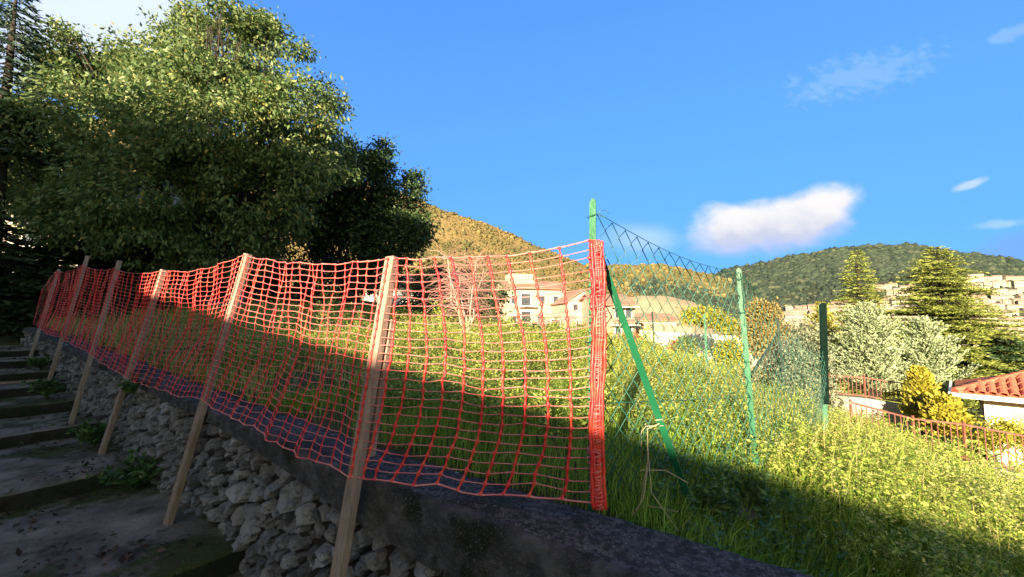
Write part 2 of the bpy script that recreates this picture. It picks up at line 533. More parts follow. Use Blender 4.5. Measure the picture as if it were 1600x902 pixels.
def zland(x, y, raw=False):
    x = np.atleast_1d(np.asarray(x, float)); y = np.atleast_1d(np.asarray(y, float))
    z = np.empty_like(x)
    for i in range(0, len(x), 20000):
        d = np.sqrt((x[i:i + 20000, None] - AP[:, 0]) ** 2 + (y[i:i + 20000, None] - AP[:, 1]) ** 2)
        z[i:i + 20000] = _phi(d) @ _w[:len(AP)] + _w[-3] + _w[-2] * x[i:i + 20000] + _w[-1] * y[i:i + 20000]
    far = np.hypot(x, y)
    k = np.clip((far - 40) / 60, 0, 1)
    zf = -3.5 - np.clip(x, -60, 400) * .09
    z = z * (1 - k) + zf * k
    z += (.030 * np.sin(x * 2.1 + y * 1.3) + .025 * np.sin(x * 4.3 - y * 3.7 + 1)) * (1 - k)
    s = x * U.x + y * U.y; n = x * N.x + y * N.y
    if not raw:
        st = np.array([zstep(q) for q in np.clip(s, -4, 14)]) - .22
        st = np.where(s < -4, -2.2 + .0 * s, st)
        kk = np.clip((n - (NF + .04)) / .2, 0, 1)
        kk = np.where((s > 13.6), np.maximum(kk, np.clip((s - 13.6) / 1.5, 0, 1)), kk)
        z = st * (1 - kk) + z * kk
    return z


def zl(x, y):
    return float(zland(x, y)[0])


# ground sheet
def axis():
    a = list(np.arange(-15, 15.01, .14))
    g = .3; p = 15.0
    while p < 5000:
        p += g; g *= 1.17; a.append(p); a.insert(0, -p)
    return np.array(a)


ax = axis()
GX, GY = np.meshgrid(ax, ax)
V = np.c_[GX.ravel(), GY.ravel(), zland(GX.ravel(), GY.ravel())]
n_ = len(ax)
I = np.arange(n_ * n_).reshape(n_, n_)
F = np.stack([I[:-1, :-1], I[:-1, 1:], I[1:, 1:], I[1:, :-1]], -1).reshape(-1, 4)
ground = tag(npmesh('ground', V, F, M_soil, smooth=True), kind='structure')


# ------------------------------------------------------------------ mountains
def ridge_at(pts, px):
    return float(np.interp(px, [p[0] for p in pts], [p[1] for p in pts]))


MOUNT = [(-4200, 150), (-1500, 120), (-400, 150), (200, 190), (500, 255), (600, 292), (680, 322), (740, 344), (800, 366), (850, 386), (900, 408), (960, 440), (1040, 490), (1100, 530)]
MIDH = [(500, 470), (760, 440), (860, 418), (930, 415), (1000, 417), (1030, 414), (1060, 417), (1100, 426), (1140, 440), (1200, 470), (1260, 500), (1320, 540)]
RIGHTH = [(900, 520), (1000, 470), (1080, 440), (1140, 423), (1200, 409), (1250, 397), (1300, 391), (1350, 386), (1420, 384), (1455, 391), (1520, 399), (1600, 410), (1800, 420), (2300, 380), (3200, 330), (5200, 250)]
YBASE = 572.0


class Hill:
    def __init__(self, name, prof, near, far, mat, amp, x0, x1, nx=220, ny=40):
        self.prof, self.near, self.far = prof, near, far
        vs = []
        back = 8
        for j in range(ny + back):
            for i in range(nx):
                px = x0 + (x1 - x0) * i / (nx - 1)
                if j < ny:
                    f = j / (ny - 1)
                    vs.append(self.pt(px, f, amp))
                else:
                    q = self.pt(px, 1.0, amp); k = (j - ny + 1) / back
                    vs.append(Vector((q.x * (1 + .5 * k), q.y * (1 + .5 * k), q.z - (abs(q.z) + 40) * k * k)))
        I = np.arange(nx * (ny + back)).reshape(ny + back, nx)
        F = np.stack([I[:-1, :-1], I[:-1, 1:], I[1:, 1:], I[1:, :-1]], -1).reshape(-1, 4)
        self.o = tag(npmesh(name, [tuple(v) for v in vs], F, mat, smooth=True), kind='structure')

    def pt(self, px, f, amp=0.0):
        r = ridge_at(self.prof, px)
        py = YBASE + (r - YBASE) * f
        Y = self.near + (self.far - self.near) * f
        p = at(px, py, Y)
        if amp:
            p.z += amp * f * (fbm((p.x, p.y, 3), 1 / (self.far * .12), 5)) * (.4 + .6 * math.sin(math.pi * min(f, .97)))
        return p

    def frac(self, px, py):
        return (YBASE - py) / (YBASE - ridge_at(self.prof, px))


mount = Hill('mountain', MOUNT, 170, 520, M_ochre, 12, -4200, 1100)
midh = Hill('scrub_hill', MIDH, 420, 820, M_olivehill, 12, 500, 1320, 120)
righth = Hill('wooded_hill', RIGHTH, 330, 900, M_wood_hill, 14, 900, 5200)

ICO_V = []
bm = bmesh.new(); bmesh.ops.create_icosphere(bm, subdivisions=1, radius=1.0)
ICO_V = np.array([v.co[:] for v in bm.verts]); ICO_F = np.array([[v.index for v in f.verts] for f in bm.faces]); bm.free()


def lumps(name, P, S, mat, flat=.8, jit=.25):
    """many small crowns as one mesh"""
    P = np.asarray(P, float); S = np.asarray(S, float)
    k = len(P); nv = len(ICO_V)
    V = ICO_V[None] * (1 + RNG.uniform(-jit, jit, (k, nv, 1))) * S[:, None, None]
    V[:, :, 2] *= flat * RNG.uniform(.8, 1.4, (k, 1))
    V = (V + P[:, None, :]).reshape(-1, 3)
    F = (ICO_F[None] + (np.arange(k) * nv)[:, None, None]).reshape(-1, 3)
    return npmesh(name, V, F, mat)


def cover(hill, name, count, x0, x1, f0, f1, size, mat, keep=None, amp=12.0):
    P, S = [], []
    while len(P) < count:
        px = random.uniform(x0, x1); f = random.uniform(f0, f1) ** .8
        p = hill.pt(px, f, amp)
        if mnoise.noise(Vector((p.x, p.y, 0)) / 45) + random.uniform(-.5, .5) < -.25: continue
        if keep and not keep(px, YBASE + (ridge_at(hill.prof, px) - YBASE) * f): continue
        s = random.uniform(*size) * (1 if random.random() < .8 else 1.5)
        P.append((p.x, p.y, p.z + s * .3)); S.append(s * random.choice((.45, .6, .8, 1, 1.2, 1.7)))
    return tag(lumps(name, P, S, mat), kind='stuff')


def not_town(px, py):
    if 1360 < px < 1440 and 428 < py < 452: return random.random() < .12
    if 1240 < px < 1360 and 444 < py < 462: return random.random() < .2
    if 1500 < px and 428 + (px - 1500) * .0 < py: return random.random() < .12
    if 1240 < px < 1500 and py > 462: return random.random() < .12
    return True


cover(mount, 'mountain_scrub', 14000, 560, 1080, .1, 1.0, (.5, 1.5), M_scrub)
cover(midh, 'hill_scrub', 2500, 820, 1180, .72, 1.0, (1.5, 3.2), M_scrub)
cover(midh, 'lower_wood', 8000, 820, 1300, .25, .80, (1.5, 3.2), M_crown)
cover(righth, 'hill_wood', 34000, 1000, 1750, .3, 1.0, (1.5, 3.3), M_crown, not_town, 14.0)


# ------------------------------------------------------------------ foliage
def leaf_quads(P, D, L, Wd, up=None):
    """rhombic leaves: base P, direction D, length L, width Wd"""
    P = np.asarray(P, float); D = np.asarray(D, float)
    D /= np.linalg.norm(D, axis=1, keepdims=True) + 1e-9
    A = RNG.normal(size=D.shape) if up is None else np.asarray(up, float) + RNG.normal(scale=.35, size=D.shape)
    Sd = np.cross(D, A); Sd /= np.linalg.norm(Sd, axis=1, keepdims=True) + 1e-9
    Nn = np.cross(Sd, D)
    L = np.asarray(L)[:, None]; Wd = np.asarray(Wd)[:, None]
    mid = P + D * L * .45 + Nn * L * .06
    V = np.stack([P, mid + Sd * Wd * .5, P + D * L - Nn * L * .05, mid - Sd * Wd * .5], 1).reshape(-1, 3)
    F = np.arange(len(P) * 4).reshape(-1, 4)
    return V, F


def leaves(name, P, D, L, Wd, mat, parent=None, up=None):
    V, F = leaf_quads(P, D, L, Wd, up)
    return npmesh(name, V, F, mat, parent)


def crown_points(lobes, n_clump, per, spread, shell=.45, gap=None):
    """lobes: (centre, radius); returns leaf positions and outward directions"""
    vol = np.array([r ** 2 for _, r in lobes]); vol = vol / vol.sum()
    idx = RNG.choice(len(lobes), n_clump, p=vol)
    C = np.array([tuple(lobes[i][0]) for i in idx]); Rr = np.array([lobes[i][1] for i in idx])
    d = RNG.normal(size=(n_clump, 3)); d /= np.linalg.norm(d, axis=1, keepdims=True)
    rad = (shell + (1 - shell) * RNG.random(n_clump) ** .6)
    cc = C + d * (Rr * rad)[:, None] * np.array([1, 1, .92])
    if gap is not None:                        # thin the crown out in pockets so that it breaks into boughs
        g = np.array([mnoise.noise(Vector(c) * .95 + Vector((5, 2, 9))) + .5 * mnoise.noise(Vector(c) * 2.3) for c in cc])
        kp = g > gap - RNG.random(n_clump) * .25
        cc, d = cc[kp], d[kp]; n_clump = len(cc)
    k = RNG.integers(int(per * .6), int(per * 1.4), n_clump)
    ii = np.repeat(np.arange(n_clump), k)
    sp = RNG.uniform(.6, 1.3, n_clump) * spread
    P = cc[ii] + RNG.normal(size=(len(ii), 3)) * sp[ii][:, None] * np.array([1, 1, .55])
    D = d[ii] * .8 + RNG.normal(size=(len(ii), 3)) * .7
    return P, D, cc


def limb(mb, a, b, r0, r1, n=7, wob=.12, sides=7):
    a, b = Vector(a), Vector(b)
    L = (b - a).length
    pts, rs = [], []
    for i in range(n):
        f = i / (n - 1)
        o = Vector((fbm((a.x + f * 3, b.y, 1), .9), fbm((a.y, f * 3, b.x), .9), fbm((f * 2, a.z, b.x), .9))) * wob * L * math.sin(math.pi * f)
        pts.append(a.lerp(b, f) + o + Vector((0, 0, -.10 * L * math.sin(math.pi * f))))
        rs.append(r0 + (r1 - r0) * f)
    mb.tube(pts, rs, sides)
    return pts


def broadleaf(name, label, base, lobes, n_clump, per, spread, leaf, mat, trunk_r, trunk_h=1.6, group=None, droop=.5, stems=1, cat='tree', shell=.45, crown='crown', gap=None):
    root = empty(name, base)
    tag(root, label, cat, group)
    base = Vector(base)
    mb = MB()
    top = base + Vector((random.uniform(-.1, .1), random.uniform(-.1, .1), trunk_h))
    for k in range(stems):
        q = top + Vector((random.uniform(-.5, .5), random.uniform(-.4, .4), 0)) * (stems > 1)
        limb(mb, base - Vector((0, 0, .3)), q, trunk_r, trunk_r * .7, 6, .05, 9)
        for i, (c, r) in enumerate(lobes):
            if i % stems == k and (i < 30 or i % 2 == 0):
                pts = limb(mb, q, c, trunk_r * .34, trunk_r * .08, 8, .16)
                for h in range(4):
                    e = Vector(c) + Vector((random.gauss(0, 1), random.gauss(0, 1), random.gauss(0, .7))).normalized() * r * .8
                    limb(mb, pts[random.choice((4, 5, 6))], e, trunk_r * .11, trunk_r * .04, 5, .2, 5)
    mb.build('trunk', M_bark, root, True)
    P, D, _ = crown_points(lobes, n_clump, per, spread, shell, gap)
    D[:, 2] -= droop
    L = RNG.uniform(leaf[0] * .7, leaf[0] * 1.25, len(P))
    leaves(crown, P, D, L, L * leaf[1], mat, root)
    return root


def lobes_px(lst, Y, dep=.0, rag=0):
    out = []
    lst = list(lst)
    for (px, py, r) in list(lst)[:]:
        for k in range(rag):
            a = random.uniform(0, 6.28); lst.append((px + math.cos(a) * r * 1.08, py + math.sin(a) * r * 1.08, r * random.uniform(.20, .42)))
    for (px, py, r) in lst:
        c = at(px, py, Y + random.uniform(-dep, dep))
        out.append((c, r * Y / FPX))
    return out


def conifer(name, label, base, height, radius, n_br, mat, tilt=0.0, low=.06, power=.9, twig=.35, leaf=(.16, .05), group=None, per=12, flat=.15, irregular=.25, cat='tree', lean=(0, 0), crown='crown'):
    """trunk with branches set round it; every branch a flat spray of needle tufts"""
    root = empty(name, base); tag(root, label, cat, group)
    base = Vector(base)
    mb = MB()
    tip = base + Vector((lean[0], lean[1], height))
    mb.tube([base - Vector((0, 0, .2)), base.lerp(tip, .5), tip], [height * .022 + .02, height * .013 + .01, .008], 7)
    P, D, L, Up = [], [], [], []
    for i in range(n_br):
        f = low + (1 - low) * ((i + random.random()) / n_br)
        az = i * 2.39996 + random.uniform(-.4, .4)
        ln = radius * (1 - f) ** power * random.uniform(1 - irregular, 1 + irregular) + .06 * radius
        a = base.lerp(tip, f)
        ti = tilt + random.uniform(-.12, .12) + .5 * tilt * 0
        d = Vector((math.cos(az) * math.cos(ti), math.sin(az) * math.cos(ti), math.sin(ti)))
        side = Vector((-math.sin(az), math.cos(az), 0))
        b = a + d * ln + Vector((0, 0, -abs(flat) * .0 - (.10 * ln if tilt < .3 else 0) * random.uniform(0, 2)))
        mb.tube([a, a.lerp(b, .5), b], [.012 * ln + .006, .008 * ln + .004, .003], 4, caps=False)
        nt = max(3, int(per * ln / radius) + 2)
        for k in range(nt):
            g = .18 + .82 * (k + random.random()) / nt
            p = a.lerp(b, g)
            for sg in (-1, 1):
                tl = twig * ln * (1.15 - g) * random.uniform(.6, 1.2) + leaf[0] * .5
                td = (d * .75 + side * sg * random.uniform(.5, 1.0) + Vector((0, 0, random.uniform(-flat, flat)))).normalized()
                m = max(2, int(tl / (leaf[0] * .55)))
                for q in range(m):
                    pp = p + td * tl * (q / m) + Vector((0, 0, random.uniform(-.3, .3) * leaf[1]))
                    dd = td + Vector((random.gauss(0, .35), random.gauss(0, .35), random.gauss(0, .2) + flat))
                    P.append(pp); D.append(dd); L.append(leaf[0] * random.uniform(.7, 1.3)); Up.append((random.gauss(0, .8), random.gauss(-.5, .8), .6))
    mb.build('trunk', M_bark, root, True)
    P = np.array([p[:] for p in P]); D = np.array([p[:] for p in D]); L = np.array(L)
    leaves(crown, P, D, L, L * leaf[1] / leaf[0], mat, root, np.array(Up))
    return root


# ------------------------------------------------------------------ steps
def rough_slab(s0, s1, n0, n1, ztop, thick, ds=.07, amp=.012, seed=0):
    ns = max(2, int((s1 - s0) / ds)); nn = max(2, int((n1 - n0) / ds))
    vs = []; fs = []
    for j in range(ns + 1):
        for i in range(nn + 1):
            s = s0 + (s1 - s0) * j / ns; n = n0 + (n1 - n0) * i / nn
            z = ztop + amp * fbm((s, n, seed), 2.3) + amp * .4 * fbm((s, n, seed + 5), 11)
            if j == 0:
                s += .03 * fbm((n, seed, 1), 1.8) + .012 * fbm((n, seed, 4), 9); z -= .012
            vs.append(W(s, n, z))
    def idx(j, i): return j * (nn + 1) + i
    for j in range(ns):
        for i in range(nn):
            fs.append((idx(j, i), idx(j, i + 1), idx(j + 1, i + 1), idx(j + 1, i)))
    b = len(vs); rows = 5
    for k in range(1, rows + 1):
        for i in range(nn + 1):
            v = vs[idx(0, i)].copy()
            v.z -= thick * k / rows
            o = .014 * fbm((v.x * 1.0, v.y, v.z * 2 + seed), 7) - .01
            vs.append(v - U * o)
    for k in range(rows):
        for i in range(nn):
            a0 = idx(0, i) if k == 0 else b + (k - 1) * (nn + 1) + i
            c0 = b + k * (nn + 1) + i
            fs.append((a0, c0, c0 + 1, a0 + 1))
    m = MB(); m.add(vs, [tuple(reversed(f)) for f in fs])
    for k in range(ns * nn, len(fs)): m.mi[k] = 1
    return m


stairs = empty('stairway', W(5, 0, -1.5)); stairs['kind'] = 'structure'
for i, (s, z) in enumerate(STEPS):
    s1 = STEPS[i + 1][0] + .06 if i + 1 < len(STEPS) else 15.5
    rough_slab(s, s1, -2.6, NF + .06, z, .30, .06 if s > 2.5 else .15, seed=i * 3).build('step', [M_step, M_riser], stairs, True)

# ------------------------------------------------------------------ stone wall
wall = empty('stone_wall', W(5, NF, zstep(5)))
tag(wall, 'dry grey rubble retaining wall with dark concrete coping beside the steps', 'wall')
S0, S1 = -1.6, 13.8
# core
m = MB(); cs = np.arange(S0, S1 + .01, .4)
vs, fs = [], []
for s in cs:
    vs += [W(s, NF + .045, zstep(s) - .35), W(s, NF + .045, zcop(s) - .16), W(s, NB - .03, zcop(s) - .16), W(s, NB - .03, zstep(s) - .35)]
for i in range(len(cs) - 1):
    for k in range(4):
        k2 = (k + 1) % 4
        fs.append((i * 4 + k, i * 4 + k2, i * 4 + 4 + k2, i * 4 + 4 + k))
fs += [(3, 2, 1, 0), tuple((len(cs) - 1) * 4 + k for k in range(4))]
m.add(vs, fs).build('mortar', M_mortar, wall)


def thick(s):
    return float(np.interp(s, (0, 1.2, 1.9, 2.6, 3.4, 12), (.36, .25, .19, .12, .08, .06)))


# coping: rough cross section swept along the wall
def coping_section(s):
    th = thick(s)
    pts = []
    f0 = NF - .03
    for k in range(8):                                   # front face
        pts.append((f0 + .012 * k / 8, -th + th * k / 8))
    pts.append((f0 + .02, -.006))
    for k in range(1, 12):                                # top
        pts.append((f0 + .02 + (NB - f0 - .04) * k / 12, 0 + .006 * math.sin(k * .5)))
    pts.append((NB - .02, -.01)); pts.append((NB, -.05)); pts.append((NB, -.25))
    return pts


ss = np.concatenate([np.arange(S0, 4, .018), np.arange(4, S1, .04)])
vs, fs = [], []
for s in ss:
    sec = coping_section(s)
    for k, (n, dz) in enumerate(sec):
        z = zcop(s) + dz
        a = .014 if k < 9 else .006
        q = fbm((s, n * 2, dz * 2), 9, 6) * a + fbm((s, n, dz), 1.7) * .016 + fbm((s, n, dz), 26, 3) * .004
        vs.append(W(s, n - (q if k < 9 else 0), z + (q if k >= 7 else q * .6)))
c_ = len(sec)
for j in range(len(ss) - 1):
    for k in range(c_ - 1):
        fs.append((j * c_ + k, j * c_ + k + 1, (j + 1) * c_ + k + 1, (j + 1) * c_ + k))
fs.append(tuple(range(c_))); 
m = MB(); m.add(vs, fs)
for j in range(len(ss) - 1):
    for k in range(9): m.mi[j * (c_ - 1) + k] = 1
m.build('coping', [M_coping, M_copface], wall, True)

# stones: fitted pieces, each its own irregular polygon with a broken face
def clip(poly, a, b):
    """keep the part of poly nearer to a than to b"""
    mx, my = (a[0] + b[0]) / 2, (a[1] + b[1]) / 2
    nx, ny = b[0] - a[0], b[1] - a[1]
    out = []
    for k in range(len(poly)):
        p, q = poly[k], poly[(k + 1) % len(poly)]
        dp = (p[0] - mx) * nx + (p[1] - my) * ny; dq = (q[0] - mx) * nx + (q[1] - my) * ny
        if dp <= 0: out.append(p)
        if dp * dq < 0:
            t = dp / (dp - dq); out.append((p[0] + (q[0] - p[0]) * t, p[1] + (q[1] - p[1]) * t))
    return out


AN = .86                                       # stones lie wider than high
seeds = []
cell = {}
rr = random.Random(4)
for k in range(26000):
    s_ = rr.uniform(-.5, 13.7); zz = rr.uniform(-.03, 1.25)
    if zcop(s_) - thick(s_) - zz < zstep(s_) - .10: continue
    rad = (.054 if mnoise.noise(Vector((s_ * 1.5, zz * 2, 3))) < .05 else .090) * rr.uniform(.6, 1.25)
    q_ = (s_ * AN, zz)
    ci, cj = int(q_[0] / .12), int(q_[1] / .12)
    if any(math.hypot(q_[0] - o[0], q_[1] - o[1]) < (rad + o[2]) * .62 for a in range(-2, 3) for b in range(-2, 3) for o in cell.get((ci + a, cj + b), ())): continue
    o = (q_[0], q_[1], rad); seeds.append(o); cell.setdefault((ci, cj), []).append(o)
stone_geo = []
for o in seeds:
    ci, cj = int(o[0] / .12), int(o[1] / .12)
    poly = [(o[0] - .16, o[1] - .16), (o[0] + .16, o[1] - .16), (o[0] + .16, o[1] + .16), (o[0] - .16, o[1] + .16)]
    for a in range(-3, 4):
        for b in range(-3, 4):
            for u in cell.get((ci + a, cj + b), ()):
                if u is not o and poly: poly = clip(poly, o, u)
    if poly: poly = clip(poly, (o[0], max(o[1], .05)), (o[0], -max(o[1], .05)))
    if len(poly) < 3: continue
    out = []                                   # break the straight edges
    for k in range(len(poly)):
        p, q = poly[k], poly[(k + 1) % len(poly)]
        L_ = math.hypot(q[0] - p[0], q[1] - p[1])
        if L_ < .006: continue
        out.append(p)
        if L_ > .05: out.append(((p[0] + q[0]) / 2 + rr.uniform(-.008, .008), (p[1] + q[1]) / 2 + rr.uniform(-.008, .008)))
    if len(out) < 4: continue
    cx = sum(p[0] for p in out) / len(out); cz = sum(p[1] for p in out) / len(out)
    size = sum(math.hypot(p[0] - cx, p[1] - cz) for p in out) / len(out)
    gap = .011 + rr.random() * .010
    ox, oz = rr.uniform(-.22, .22) * size, rr.uniform(-.22, .22) * size
    proud = rr.uniform(-.02, .035); tx, tz = rr.uniform(-.45, .45), rr.uniform(-.55, .25)
    vs = []
    n = len(out)
    for ring in range(3):
        for p in out:
            dx_, dz_ = p[0] - cx, p[1] - cz
            r_ = math.hypot(dx_, dz_) + 1e-6
            k_ = max(.3, 1 - gap / r_) * (1.0, 1.0 + rr.uniform(-.05, .02), rr.uniform(.66, .84))[ring]
            dep = (.10, .022 - proud * .4, -.012 - proud - size * .22 + rr.uniform(-.010, .010) + dx_ * tx * .5 + dz_ * tz * .5)[ring]
            o_ = (0, 0, .75)[ring]
            vs.append(((cx + ox * o_ + dx_ * k_) / AN, dep, cz + oz * o_ + dz_ * k_))
    vs.append(((cx + ox) / AN, -.014 - proud - size * .30 + rr.uniform(-.014, .014), cz + oz))
    fs = []
    for ring in range(2):
        for k in range(n):
            k2 = (k + 1) % n
            fs.append((ring * n + k, ring * n + k2, (ring + 1) * n + k2, (ring + 1) * n + k))
    for k in range(n): fs.append((2 * n + k, 2 * n + (k + 1) % n, 3 * n))
    s_c = cx / AN
    W_ = [W(v[0], NF + v[1] + .028, zcop(v[0]) - thick(v[0]) - v[2] + .012) for v in vs]
    cen = W(s_c, NF, zcop(s_c) - thick(s_c) - cz)
    if cen.z < zstep(s_c) - .06: continue
    stone_geo.append((cen, W_, fs))
stone_geo.sort(key=lambda g: g[0].length if (g[0].x * U.x + g[0].y * U.y) > .55 else 99)
rest = MB()
STONES = []
for k, (cen, W_, fs) in enumerate(stone_geo):
    if k < 300:
        me = bpy.data.meshes.new('stone')
        me.from_pydata([tuple(v - cen) for v in W_], [], fs); me.update(); me.materials.append(M_stone)
        o = bpy.data.objects.new('stone', me); COL.objects.link(o)
        o.parent = wall
        o.location = cen - wall.location
        STONES.append(me)
    else:
        rest.add(W_, fs)
tag(rest.build('stonework', M_stone, wall), kind='stuff')
RUB = []
for i in range(8):
    bm = bmesh.new()
    for k in range(15):
        d = Vector((random.gauss(0, 1), random.gauss(0, 1), random.gauss(0, 1))).normalized()
        bm.verts.new(Vector([math.copysign(abs(c) ** .7, c) for c in d]) * random.uniform(.4, .52))
    bmesh.ops.convex_hull(bm, input=bm.verts[:])
    for v in [v for v in bm.verts if not v.link_faces]: bm.verts.remove(v)
    me = bpy.data.meshes.new('stone'); bm.to_mesh(me); bm.free()
    me.materials.append(M_stone)
    RUB.append(me)


# ------------------------------------------------------------------ stakes
def on_n(px, py, n):
    d = at(px, py, 1.0)
    return d * (n / (d.x * N.x + d.y * N.y))


STK = [((92, 422), (55, 535), 'farthest wooden stake at the upper end of the orange netting'),
       ((137, 400), (80, 585), 'second wooden stake from the far end, its pale tip above the netting'),
       ((187, 408), (128, 605), 'third wooden stake from the far end, leaning beside the upper steps'),
       ((256, 422), (165, 690), 'short brown wooden stake standing over the weeds at the wall foot'),
       ((388, 397), (268, 800), 'tall sunlit wooden stake standing on the lowest wide tread'),
       ((613, 402), (528, 902), 'nearest grey wooden stake, its foot below the picture, nailed with a second batten')]
SLINE = []
for (tp, bp, lab) in STK:
    t_ = on_n(*tp, 1.36); b_ = on_n(*bp, 1.10)
    d = t_ - b_
    zb = zstep(b_.dot(U))
    k = (zb - b_.z) / d.z
    foot = b_ + d * k
    SLINE.append((t_, foot))
    root = empty('wooden_stake', foot); tag(root, lab, 'stake', 'wooden stakes holding up the orange netting')
    mb = MB(); m_ = 7
    w_, h_ = .066, .042
    for i in range(m_):
        a = foot.lerp(t_, i / m_); b = foot.lerp(t_, (i + 1) / m_)
    mb.bar(foot - d.normalized() * .03, t_, w_, h_, up=N)
    o = mb.build('batten', M_wood, root)
    bv = o.modifiers.new('bevel', 'BEVEL'); bv.width = .004; bv.segments = 1
# second batten behind the nearest stake
t5, f5 = SLINE[5]
d5 = (t5 - f5).normalized()


def on_stake(i, py):
    a, b = SLINE[i]
    lo, hi = 0.0, 1.0
    for _ in range(40):
        mid = (lo + hi) / 2
        if proj(a.lerp(b, mid))[1] < py: lo = mid
        else: hi = mid
    return a.lerp(b, (lo + hi) / 2)


q0 = on_stake(5, 715) + N * .034 + Vector((.022, 0, 0)); q1 = on_stake(5, 500) + N * .034 + Vector((.018, 0, 0))
mb = MB(); mb.bar(q0, q1, .05, .028, up=N)
bpar = [o for o in bpy.data.objects if o.name.startswith('wooden_stake') and o.type == 'EMPTY'][-1]
mb.build('short_batten', M_wood, bpar)

# plank lying on the step
mb = MB(); pa = W(9.35, .55, zstep(9.35) + .028); pb = W(9.25, 1.08, zstep(9.25) + .03)
mb.bar(pa, pb, .05, .03)
tag(mb.build('loose_batten', M_wood), 'short pale batten lying on an upper step by the wall foot', 'batten')

# ------------------------------------------------------------------ orange net
net = empty('safety_net', W(5, 1.2, -.5))
tag(net, 'orange red plastic safety netting strung along the wall from stake to stake', 'netting')
TOPY = [424, 414, 419, 424, 399, 405]
BOTY = [512, 527, 552, 588, 622, 742]
P1 = Vector((.325, 1.73, 0))
TOPS = [on_stake(i, y) for i, y in enumerate(TOPY)] + [at(922, 376, 1.665)]
BOTS = [on_stake(i, y) for i, y in enumerate(BOTY)] + [at(936, 786, 1.60)]
TOPS = [t - N * .024 for t in TOPS[:-1]] + [TOPS[-1]]
BOTS = [t - N * .024 for t in BOTS[:-1]] + [BOTS[-1]]
# a loose flap at the far end
TOPS.insert(0, at(66, 452, TOPS[0].y - .1)); BOTS.insert(0, at(52, 508, BOTS[0].y - .15))


def net_point(i, a, b, seed=0):
    """i: panel, a: 0..1 along, b: 0 top .. 1 bottom"""
    t = TOPS[i].lerp(TOPS[i + 1], a); u = BOTS[i].lerp(BOTS[i + 1], a)
    L = (TOPS[i] - TOPS[i + 1]).length
    sag = 4 * a * (1 - a)
    t = t - Vector((0, 0, sag * (.026 * L + .004)))
    u = u - Vector((0, 0, sag * .012 * L))
    p = t.lerp(u, b)
    e = min(1.0, 6 * a, 6 * (1 - a))
    nn = N if i < 6 else Vector((.29, .95, 0))
    wob = .05 * math.sin(b * math.pi) * sag * (1 if i != 6 else .4)
    wob += e * (.018 * math.sin(a * L * 17 + 2 * b + i) * (1 - .5 * b) + .010 * math.sin(a * L * 41 + i * 2 + b * 5)) * (1 if i < 6 else .3)
    p = p + nn * (wob + e * .035 * fbm((a * L * 1.3 + i * 9, b * 1.6, 2), 1.0)) + Vector((0, 0, e * (.010 * fbm((a * L * 2.2 + i * 5, b * 1.2, 8), 1.0) + .016 * mnoise.noise(Vector((a * L * 3.1 + i * 7, b * .4, 1))))))
    return p


RB = 26
for i in range(len(TOPS) - 1):
    L = max(.1, ((TOPS[i] - TOPS[i + 1]).length + (BOTS[i] - BOTS[i + 1]).length) / 2)
    nc = max(2, int(round(L / (.098 if i == 6 else .080))))
    near = i >= 5
    mb = MB()

    def shear(b, a):
        e = min(1.0, 5 * a, 5 * (1 - a)) if i == 6 else min(1.0, 3 * a, 3 * (1 - a))
        return e * (-.055 * (max(0, .45 - b) / .45) ** 1.3 - .05 * (max(0, b - .72) / .28) ** 1.4) / L * 1.6 if i == 6 else e * .03 * math.sin(b * 5 + i) / L

    def pt(c, rw):
        a = c / nc; b = rw / RB
        jit = .0065 if i < 6 else .009
        q = net_point(i, min(1, max(0, a + shear(b, a))), b)
        return q + Vector((mnoise.noise(Vector((c * 1.7, rw * .9, i * 7))) * jit, 0, mnoise.noise(Vector((c * 1.3, rw * 1.9, i * 3 + 50))) * jit * 1.6))
    G = [[pt(c, rw) for rw in range(RB + 1)] for c in range(nc + 1)]
    # vertical straps with thickened joints
    rv = .0042 if i < 6 else .0066
    for c in range(nc + 1):
        pts, rs = [], []
        for rw in range(RB):
            a_, b_ = G[c][rw], G[c][rw + 1]
            pts += [a_, a_.lerp(b_, .3), a_.lerp(b_, .7)]
            rs += [rv * 1.7, rv * .74, rv * .74]
        pts.append(G[c][RB]); rs.append(rv * 1.6)
        mb.tube(pts, rs, 4 if near else 3, 0, False)
    # thin horizontal strands
    rh = .0021
    for rw in range(RB + 1):
        r_ = rh * (1.7 if rw in (0, RB) else 1)
        for c in range(nc):
            a_, b_ = G[c][rw], G[c + 1][rw]
            if near or i >= 4:
                dip = Vector((0, 0, -.006 * mnoise.noise(Vector((c * 3.1, rw * 2.3, i))) - .002))
                k1 = a_.lerp(b_, .2) + dip; k2 = a_.lerp(b_, .8) + dip * .6
                mb.tube([a_, k1, k2, b_], [r_ * 1.7, r_, r_, r_ * 1.7], 4 if near else 3, 1, False)
            else:
                mb.tube([a_, b_], r_, 3, 1, False)
    tag(mb.build('net_panel', [M_net, M_netthin], net, True), kind='stuff')

